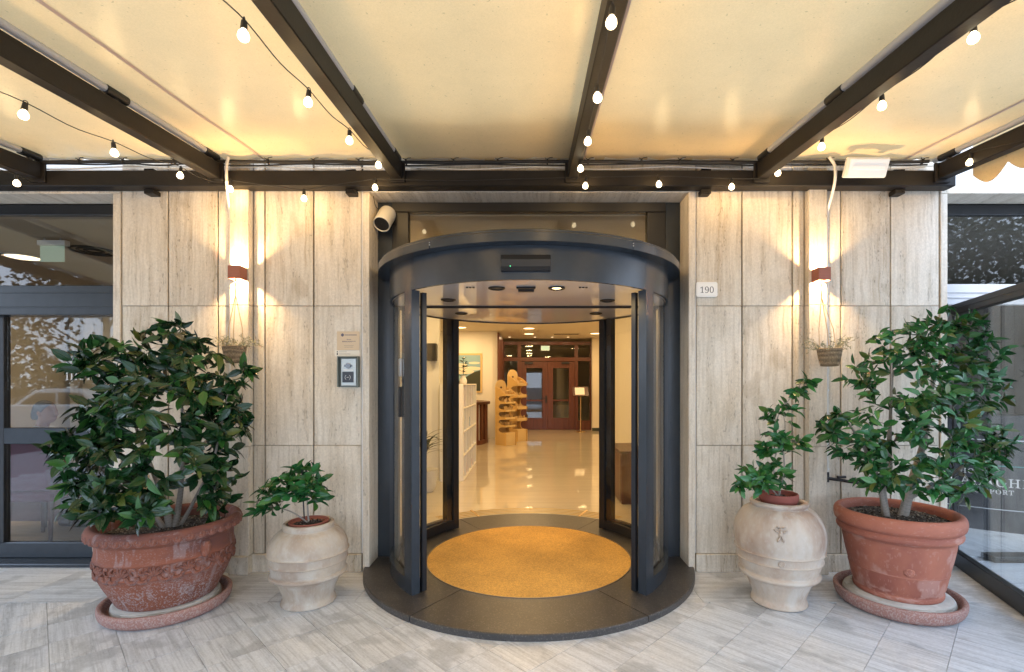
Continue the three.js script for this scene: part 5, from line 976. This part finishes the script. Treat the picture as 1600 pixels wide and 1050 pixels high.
{
  const t = thing('cafe_table', 'round light wood cafe table on a dark pedestal in the restaurant', 'table', [-4.62, 0.021, -5.35]);
  mesh('tabletop', lathe(rounded([[0.001, 0.73], [0.40, 0.73], [0.425, 0.738], [0.425, 0.752], [0.41, 0.758], [0.001, 0.758]], 2), 48), std(C(0.45, 0.27, 0.11), 0.35), t);
  mesh('pedestal', lathe(rounded([[0.001, 0.0], [0.27, 0.002], [0.275, 0.02], [0.12, 0.045], [0.045, 0.09], [0.04, 0.4], [0.045, 0.70], [0.15, 0.729], [0.001, 0.729]], 3), 32), M.black, t);
}
// people at the table
function sdf(f, lo, hi, res) {
  const mc = new MarchingCubes(res, new THREE.MeshBasicMaterial(), false, false, 60000), s = Math.max(...hi.map((v, i) => v - lo[i])), c = lo.map((v, i) => (v + hi[i]) / 2);
  mc.isolation = 0; const half = res / 2;
  for (let k = 0; k < res; k++) for (let j = 0; j < res; j++) for (let i = 0; i < res; i++) mc.field[i + j * res + k * res * res] = -f(c[0] + (i - half) / half * s / 2, c[1] + (j - half) / half * s / 2, c[2] + (k - half) / half * s / 2) * 10;
  mc.update(); const n = mc.count ?? mc.geometry.drawRange.count, P = mc.positionArray.slice(0, n * 3), g = new THREE.BufferGeometry();
  for (let i = 0; i < n; i++) for (let a = 0; a < 3; a++) P[3 * i + a] = c[a] + P[3 * i + a] * s / 2;
  g.setAttribute('position', new THREE.BufferAttribute(P, 3));
  const N = new Float32Array(n * 3), e = 0.003;
  for (let i = 0; i < n; i++) { const [x, y, z] = [P[3 * i], P[3 * i + 1], P[3 * i + 2]]; const d = [f(x + e, y, z) - f(x - e, y, z), f(x, y + e, z) - f(x, y - e, z), f(x, y, z + e) - f(x, y, z - e)], l = Math.hypot(...d) || 1; for (let a = 0; a < 3; a++) N[3 * i + a] = d[a] / l; }
  g.setAttribute('normal', new THREE.BufferAttribute(N, 3)); g.setAttribute('uv', new THREE.BufferAttribute(new Float32Array(n * 2), 2)); return g;
}
const smin = (a, b, k) => { const h = clamp(0.5 + 0.5 * (b - a) / k); return b + (a - b) * h - k * h * (1 - h); };
function capsule(x, y, z, a, b, ra, rb) { const ux = b[0] - a[0], uy = b[1] - a[1], uz = b[2] - a[2], px = x - a[0], py = y - a[1], pz = z - a[2], t = clamp((px * ux + py * uy + pz * uz) / (ux * ux + uy * uy + uz * uz + 1e-9)); return Math.hypot(px - ux * t, py - uy * t, pz - uz * t) - (ra + (rb - ra) * t); }
const ell = (x, y, z, c, r) => { const q = Math.hypot((x - c[0]) / r[0], (y - c[1]) / r[1], (z - c[2]) / r[2]); return (q - 1) * Math.min(...r); };
function guest(label, pos, turn, shirt, trousers, hairC, raise) {   // seated, facing +z, seat at 0.47
  const o = thing('person', label, 'person', pos, turn);
  const sk = std(C(0.42, 0.23, 0.15), 0.6), hd = [0, 1.20, 0.05];
  const chain = (x, y, z, bones, k) => bones.reduce((d, [a, b, ra, rb]) => smin(d, capsule(x, y, z, a, b, ra, rb), k), 9);
  const handL = [-0.14, raise ? 1.05 : 0.80, 0.38], handR = [0.14, 0.80, 0.38], elL = [-0.26, 0.74, 0.14], elR = [0.26, 0.74, 0.14];
  const arms = [[elL, handL, 0.038, 0.026], [elR, handR, 0.038, 0.026]];
  const fingers = []; for (const [h, s] of [[handL, -1], [handR, 1]]) { for (let k = 0; k < 4; k++) { const r = 0.0095 - 0.0006 * k, u = (k - 1.5) * 0.021, l = [0.078, 0.088, 0.082, 0.062][k], m = [h[0] + u, h[1] + 0.006, h[2] + 0.06 + l * 0.45]; fingers.push([[h[0] + u * 0.8, h[1], h[2] + 0.045], m, r, r], [m, [h[0] + u * 1.05, h[1] - 0.025, h[2] + 0.06 + l * 0.85], r, r * 0.8]); } fingers.push([[h[0] - s * 0.022, h[1], h[2] + 0.01], [h[0] - s * 0.05, h[1] + 0.004, h[2] + 0.05], 0.012, 0.0095], [[h[0] - s * 0.05, h[1] + 0.004, h[2] + 0.05], [h[0] - s * 0.052, h[1] - 0.01, h[2] + 0.078], 0.0095, 0.008]); fingers.push([[h[0] - 0.02, h[1], h[2] + 0.01], [h[0] - 0.022, h[1], h[2] + 0.05], 0.016, 0.014], [[h[0] + 0.02, h[1], h[2] + 0.01], [h[0] + 0.022, h[1], h[2] + 0.05], 0.016, 0.014]); }
  const head = (x, y, z) => { let d = ell(x, y, z, hd, [0.077, 0.105, 0.095]); d = smin(d, ell(x, y, z, [0, 1.135, 0.085], [0.05, 0.05, 0.055]), 0.03); d = smin(d, capsule(x, y, z, [0, 1.21, 0.14], [0, 1.175, 0.163], 0.009, 0.015), 0.012); for (const s of [-1, 1]) { d = smin(d, ell(x, y, z, [s * 0.078, 1.19, 0.045], [0.012, 0.03, 0.02]), 0.006); d = Math.max(d, -ell(x, y, z, [s * 0.032, 1.212, 0.148], [0.016, 0.009, 0.012])); d = Math.min(d, ell(x, y, z, [s * 0.032, 1.211, 0.130], [0.012, 0.012, 0.012])); } d = smin(d, ell(x, y, z, [0, 1.142, 0.138], [0.026, 0.008, 0.010]), 0.006); return smin(d, capsule(x, y, z, [0, 1.02, 0.0], [0, 1.14, 0.03], 0.056, 0.05), 0.03); };
    const armF = s => (x, y, z) => { let d = chain(x, y, z, [arms[s]], 0.02); if (d > 0.2) return d; for (let k = s * fingers.length / 2; k < (s + 1) * fingers.length / 2; k++) d = Math.min(d, capsule(x, y, z, ...fingers[k])); return d; };
  mesh('body', [sdf(head, [-0.14, 1.0, -0.1], [0.14, 1.33, 0.2], 72), sdf(armF(0), [-0.33, handL[1] > 0.9 ? 0.68 : 0.66, 0.08], [-0.04, handL[1] > 0.9 ? 1.14 : 0.86, 0.54], 80), sdf(armF(1), [0.04, 0.66, 0.08], [0.33, 0.86, 0.54], 80)], sk, o);
  mesh('hair', sdf((x, y, z) => Math.max(smin(ell(x, y, z, [0, 1.225, 0.03], [0.088, 0.10, 0.105]), ell(x, y, z, [0, 1.16, -0.02], [0.08, 0.07, 0.06]), 0.03), Math.min(z - 0.075 - (y - 1.21) * 0.55, 9), -(y - 1.12)), [-0.13, 1.08, -0.12], [0.13, 1.35, 0.16], 56), std(hairC, 0.7), o);
  mesh('shirt', sdf((x, y, z) => { let d = ell(x, y, z, [0, 0.88, -0.01], [0.17, 0.17, 0.115]); d = smin(d, ell(x, y, z, [0, 0.64, -0.02], [0.165, 0.20, 0.125]), 0.06); for (const s of [-1, 1]) { d = smin(d, capsule(x, y, z, [s * 0.16, 0.955, -0.01], [s * 0.26, 0.74, 0.14], 0.06, 0.05), 0.03); } d = smin(d, capsule(x, y, z, [-0.12, 0.985, -0.01], [0.12, 0.985, -0.01], 0.045, 0.045), 0.05); return d; }, [-0.36, 0.42, -0.4], [0.36, 1.1, 0.32], 52), std(shirt, 0.85), o);
  mesh('trousers', sdf((x, y, z) => { let d = ell(x, y, z, [0, 0.55, -0.02], [0.18, 0.09, 0.15]); for (const s of [-1, 1]) { d = smin(d, capsule(x, y, z, [s * 0.09, 0.545, 0.0], [s * 0.11, 0.55, 0.40], 0.082, 0.062), 0.03); d = smin(d, capsule(x, y, z, [s * 0.11, 0.55, 0.40], [s * 0.11, 0.10, 0.36], 0.062, 0.048), 0.02); } return d; }, [-0.35, 0.04, -0.22], [0.35, 0.72, 0.52], 52), std(trousers, 0.9), o);
  for (const s of [-1, 1]) mesh('shoe', sdf((x, y, z) => smin(ell(x, y, z, [s * 0.11, 0.05, 0.36], [0.045, 0.05, 0.07]), ell(x, y, z, [s * 0.115, 0.035, 0.46], [0.045, 0.035, 0.10]), 0.03), [s * 0.11 - 0.16, -0.02, 0.26], [s * 0.11 + 0.16, 0.14, 0.58], 32), std(C(0.03, 0.012, 0.012), 0.4), o);
}
guest('seated person with grey hair and white shirt at the cafe table', [-5.24, 0.0, -5.3], Math.PI / 2, C(0.70, 0.72, 0.74), C(0.03, 0.03, 0.04), C(0.17, 0.165, 0.16), false);
guest('seated person in a brown top facing the grey haired guest', [-4.02, 0.0, -5.35], -Math.PI / 2, C(0.22, 0.11, 0.06), C(0.035, 0.012, 0.018), C(0.04, 0.025, 0.018), true);

// ---------------------------------------------------------------- reception room behind the glass screen
M.desk = std(C(0.028, 0.031, 0.038), 0.35);
{
  struct('reception_floor', uvMetres(cbox(3.17, 9.0, -0.1, 0.008, -9.2, -4.27, 0.001)), M.paving);
  struct('reception_ceiling', cbox(3.17, 9.0, 2.95, 3.05, -9.2, -4.24, 0.001), std(C(0.30, 0.27, 0.23), 0.8));
  struct('reception_wall', cbox(3.17, 9.0, 0, 2.95, -9.3, -9.2, 0.001), M.bronze); struct('reception_wall', cbox(9.0, 9.1, 0, 3, -9.3, -4.2, 0.001), M.cream);
  const pn = thing('slatted_panel', 'grey vertical board panelling behind the reception desk', 'panelling', [4.0, 0.01, -6.9]);
  for (let k = 0; k < 24; k++) mesh('board', cbox(k * 0.2, k * 0.2 + 0.196, 0, 2.7, -0.02, 0.0, 0.002), std(C(0.19, 0.18, 0.17).multiplyScalar(0.92 + 0.16 * hash(k, 3, 8)), 0.7), pn);
  const dk0 = thing('reception_desk', 'dark stone reception desk with the hotel name in pale letters', 'desk', [5.6, 0.008, -6.35]);
  mesh('front', arcSlab(1.55, 1.62, 0.0, 1.10, -62 * DEG, 40 * DEG, 40), M.desk, dk0); mesh('desk_top', arcSlab(1.2, 1.66, 1.10, 1.175, -64 * DEG, 42 * DEG, 40), M.desk, dk0);
  for (const y of [0.22, 0.66, 0.92]) mesh('joint_strip', arcSlab(1.62, 1.624, y, y + 0.008, -62 * DEG, 40 * DEG, 40), y === 0.66 ? std(C(0.06, 0.30, 0.28), 0.4) : M.metal, dk0);
  const font = await new FontLoader().loadAsync('fonts/droid/droid_serif_regular.typeface.json'), letters = std(C(0.62, 0.62, 0.60), 0.4);
  const word = (t, size, y, parent, r, a0, mirror) => { const sp = size * 0.12, ws = [...t].map(ch => ch === ' ' ? size * 0.4 : (font.data.glyphs[ch]?.ha ?? 700) / font.data.resolution * size + sp), tot = ws.reduce((p, q) => p + q, 0); let x = -tot / 2; const gs = []; [...t].forEach((ch, i) => { if (ch !== ' ') { const g = new TextGeometry(ch, { font, size, depth: 0.004, curveSegments: 4 }); g.translate(x, y, 0); gs.push(g); } x += ws[i]; }); return gs; };
  const put = (gs, name, parent, f) => gs.forEach(g => mesh(name, f(g), letters, parent));
  const onDesk = g => { g = g.index ? g.toNonIndexed() : g; const p = g.attributes.position, R = 1.625, A0 = -0.66; for (let i = 0; i < p.count; i++) { const a = A0 + p.getX(i) / R; p.setXYZ(i, (R + p.getZ(i)) * Math.sin(a), p.getY(i), (R + p.getZ(i)) * Math.cos(a)); } g.computeVertexNormals(); return g; };
  put(word('HOTEL', 0.05, 0.57, dk0), 'letter', dk0, onDesk); put(word('MIRALAGHI', 0.085, 0.455, dk0), 'letter', dk0, onDesk); put(word('TERME & SPORT', 0.046, 0.38, dk0), 'letter', dk0, onDesk);
  const tm = thing('card_terminal', 'small card terminal with lit screen on the reception desk', 'card terminal', [5.28, 1.184, -4.95]);
  mesh('base', turned(cbox(-0.04, 0.04, 0, 0.03, -0.06, 0.06, 0.006), 0, 0.2, 0), M.black, tm); mesh('head', turned(cbox(-0.075, 0.075, -0.045, 0.045, -0.012, 0.012, 0.005), -0.35, 0.2, 0, 0, 0.07, 0), M.black, tm);
  mesh('screen', turned(cbox(-0.052, 0.03, -0.022, 0.025, 0.0122, 0.0135, 0.0005), -0.35, 0.2, 0, 0, 0.07, 0), std(C(0.2, 0.2, 0.25), 0.3, { emissive: C(0.7, 0.72, 1), emissiveIntensity: 0.6 }), tm);
  const l = thing('reception_lamp', 'round ceiling lamp over the reception desk', 'ceiling lamp', [4.9, 2.95, -6.0]); mesh('trim', turned(new THREE.TorusGeometry(0.15, 0.01, 8, 28), Math.PI / 2, 0, 0, 0, -0.006, 0), M.whitePlastic, l); lampDisc(l, 0.14, 0, -0.008, 0, C(1, 0.78, 0.52), LOBBY * 0.3, 2);
  // lettering on the restaurant glass reads from inside
  const sgn = thing('window_lettering', 'white mirrored hotel lettering on the restaurant glass behind the shrub', 'lettering', [-3.66, 0, -4.186]);
  const mir = g => { g = g.index ? g.toNonIndexed() : g; const p = g.attributes.position.array; for (let i = 0; i < p.length; i += 9) { for (let k = 0; k < 9; k += 3) p[i + k] *= -1; for (let k = 0; k < 3; k++) { const t = p[i + 3 + k]; p[i + 3 + k] = p[i + 6 + k]; p[i + 6 + k] = t; } } g.attributes.position.needsUpdate = true; g.computeVertexNormals(); g.scale(1, 1, 0.25); return g; };
  put(word('HOTEL', 0.052, 1.625, sgn), 'letter', sgn, mir); put(word('MIRALAGHI', 0.062, 1.535, sgn), 'letter', sgn, mir);
}

// ---------------------------------------------------------------- trees across the street, mirrored in the glass
function streetTree(label, x, z, h, r, seed) {
  reseed(seed);
  const o = thing('street_tree', label, 'tree', [x, -0.16, z], 0, 'trees across the street');
  const wood = [limb(V(0, 0, 0), V(0.1, h * 0.4, 0), 0.17, 0.12, 9), limb(V(0.1, h * 0.4, 0), V(0, h * 0.8, 0.1), 0.12, 0.05, 8)];
  const tips = [];
  for (let k = 0; k < 16; k++) { const a = k * 2.4, y = h * rr(0.34, 0.7), q = V(Math.sin(a) * r * rr(0.5, 0.9), y + r * rr(0.2, 0.6), Math.cos(a) * r * rr(0.5, 0.9)); wood.push(limb(V(0.07, y, 0), q, 0.05, 0.015, 6)); tips.push(q); }
  mesh('trunk', wood, M.bark, o);
  const P = [], N = [];
  for (let k = 0; k < 5200; k++) {
    const t = tips[Math.floor(rnd() * tips.length)], c = t.clone().add(V(rr(-1, 1) + rr(-1, 1), rr(-1, 1) + rr(-1, 1), rr(-1, 1) + rr(-1, 1)).multiplyScalar(r * 0.26)), a = V(rr(-1, 1), rr(-1, 1), rr(-1, 1)).normalize(), b = V(rr(-1, 1), rr(-1, 1), rr(-1, 1)).cross(a).normalize(), s = rr(0.06, 0.13);
    const q = [c.clone().addScaledVector(a, -s), c.clone().addScaledVector(b, s * 0.55), c.clone().addScaledVector(a, s), c.clone().addScaledVector(b, -s * 0.55)], n = a.clone().cross(b);
    for (const i of [0, 1, 2, 0, 2, 3]) { P.push(q[i].x, q[i].y, q[i].z); N.push(n.x, n.y, n.z); }
  }
  const g = new THREE.BufferGeometry(); g.setAttribute('position', new THREE.Float32BufferAttribute(P, 3)); g.setAttribute('normal', new THREE.Float32BufferAttribute(N, 3)); g.setAttribute('uv', new THREE.Float32BufferAttribute(new Float32Array(P.length / 3 * 2), 2));
  mesh('crown', g, M.treeLeaf, o);
}
M.treeLeaf = phy(C(0.09, 0.21, 0.05), 1, { transmission: 0.35, thickness: 0, side: THREE.DoubleSide });
[[-15, 9, 7, 2.8], [-10, 12, 7.5, 2.8], [13, 8.5, 8.5, 3.2], [17.5, 9.5, 9, 3.4]].forEach(([x, z, h, r], i) => streetTree('leafy street tree across the road', x, z, h, r, 200 + i));

// a leafy bank and parked cars across the street, mirrored in the restaurant glass
{
  const h = thing('hedge', 'tall clipped leafy hedge across the street behind the parked cars', 'hedge', [-17, -0.16, 11]);
  reseed(231); const P = [], N = [];
  for (let k = 0; k < 9000; k++) {
    const c = V(rr(-9, 9), 0, rr(-0.8, 0.8)), top = 3.0 + 0.5 * Math.sin(c.x * 1.3) + 0.35 * Math.sin(c.x * 3.1 + 1); c.y = top * Math.pow(rnd(), 0.8);
    const a = V(rr(-1, 1), rr(-1, 1), rr(-1, 1)).normalize(), b = V(rr(-1, 1), rr(-1, 1), rr(-1, 1)).cross(a).normalize(), s = rr(0.07, 0.16), q = [c.clone().addScaledVector(a, -s), c.clone().addScaledVector(b, s * 0.6), c.clone().addScaledVector(a, s), c.clone().addScaledVector(b, -s * 0.6)], n = a.clone().cross(b);
    for (const i of [0, 1, 2, 0, 2, 3]) { P.push(q[i].x, q[i].y, q[i].z); N.push(n.x, n.y, n.z); }
  }
  const g = new THREE.BufferGeometry(); g.setAttribute('position', new THREE.Float32BufferAttribute(P, 3)); g.setAttribute('normal', new THREE.Float32BufferAttribute(N, 3)); g.setAttribute('uv', new THREE.Float32BufferAttribute(new Float32Array(P.length / 3 * 2), 2));
  stuff(mesh('foliage', g, M.treeLeaf, h));
  const stems = []; for (let x = -8.5; x < 9; x += 0.9) stems.push(limb(V(x, 0, 0), V(x + rr(-0.2, 0.2), 2.2, rr(-0.2, 0.2)), 0.05, 0.02, 6)); mesh('stems', stems, M.bark, h);
}
function parkedCar(label, x, z, color) {
  const o = thing('parked_car', label, 'car', [x, -0.16, z], 0, 'cars parked across the street'), paintM = phy(color, 0.3, { clearcoat: 1, clearcoatRoughness: 0.05 });
  const low = [[-2.05, 0.32], [-2.1, 0.62], [-2.0, 0.86], [-1.15, 0.98], [1.55, 1.0], [2.05, 0.92], [2.12, 0.6], [2.05, 0.3], [1.68, 0.28]];
  for (const cx of [1.3, -1.3]) for (let k = 0; k <= 8; k++) { const a = Math.PI * k / 8; low.push([cx + 0.36 * Math.cos(a), 0.28 + 0.36 * Math.sin(a)]); }
  low.push([-1.68, 0.28]);
  mesh('body', extrude(low, 1.56, [], 0.06).translate(0, 0, -0.78), paintM, o);
  mesh('cabin', extrude([[-1.1, 0.98], [-0.45, 1.42], [0.0, 1.48], [1.0, 1.46], [1.55, 1.0]], 1.30, [], 0.05).translate(0, 0, -0.65), paintM, o);
  for (const s of [-1, 1]) for (const p of [[[-0.9, 1.04], [-0.4, 1.37], [0.2, 1.41], [0.2, 1.04]], [[0.28, 1.04], [0.28, 1.41], [0.95, 1.39], [1.35, 1.04]]]) mesh('side_window', extrude(p, 0.01).translate(0, 0, s > 0 ? 0.702 : -0.712), std(C(0.02, 0.022, 0.025), 0.1), o);
  for (const cx of [1.3, -1.3]) for (const s of [-1, 1]) { const w = part('wheel', o); w.position.set(cx, 0.31, s * 0.72); mesh('tyre', new THREE.TorusGeometry(0.23, 0.08, 10, 24), M.rubber, w); mesh('rim', turned(new THREE.CylinderGeometry(0.19, 0.19, 0.1, 20), Math.PI / 2, 0, 0), M.metal, w); }
  for (const s of [-1, 1]) { mesh('headlight', cb(0.06, 0.14, 0.34, -2.1, 0.72, s * 0.58, 0.02), M.whitePlastic, o); mesh('tail_light', cb(0.06, 0.16, 0.26, 2.12, 0.78, s * 0.6, 0.02), std(C(0.3, 0.01, 0.01), 0.3), o); }
}
parkedCar('white hatchback parked across the street by the hedge', -14.5, 7.2, C(0.75, 0.75, 0.74));
parkedCar('silver hatchback parked across the street behind the white one', -19.5, 7.2, C(0.45, 0.46, 0.47));
renderer.render(scene, camera);
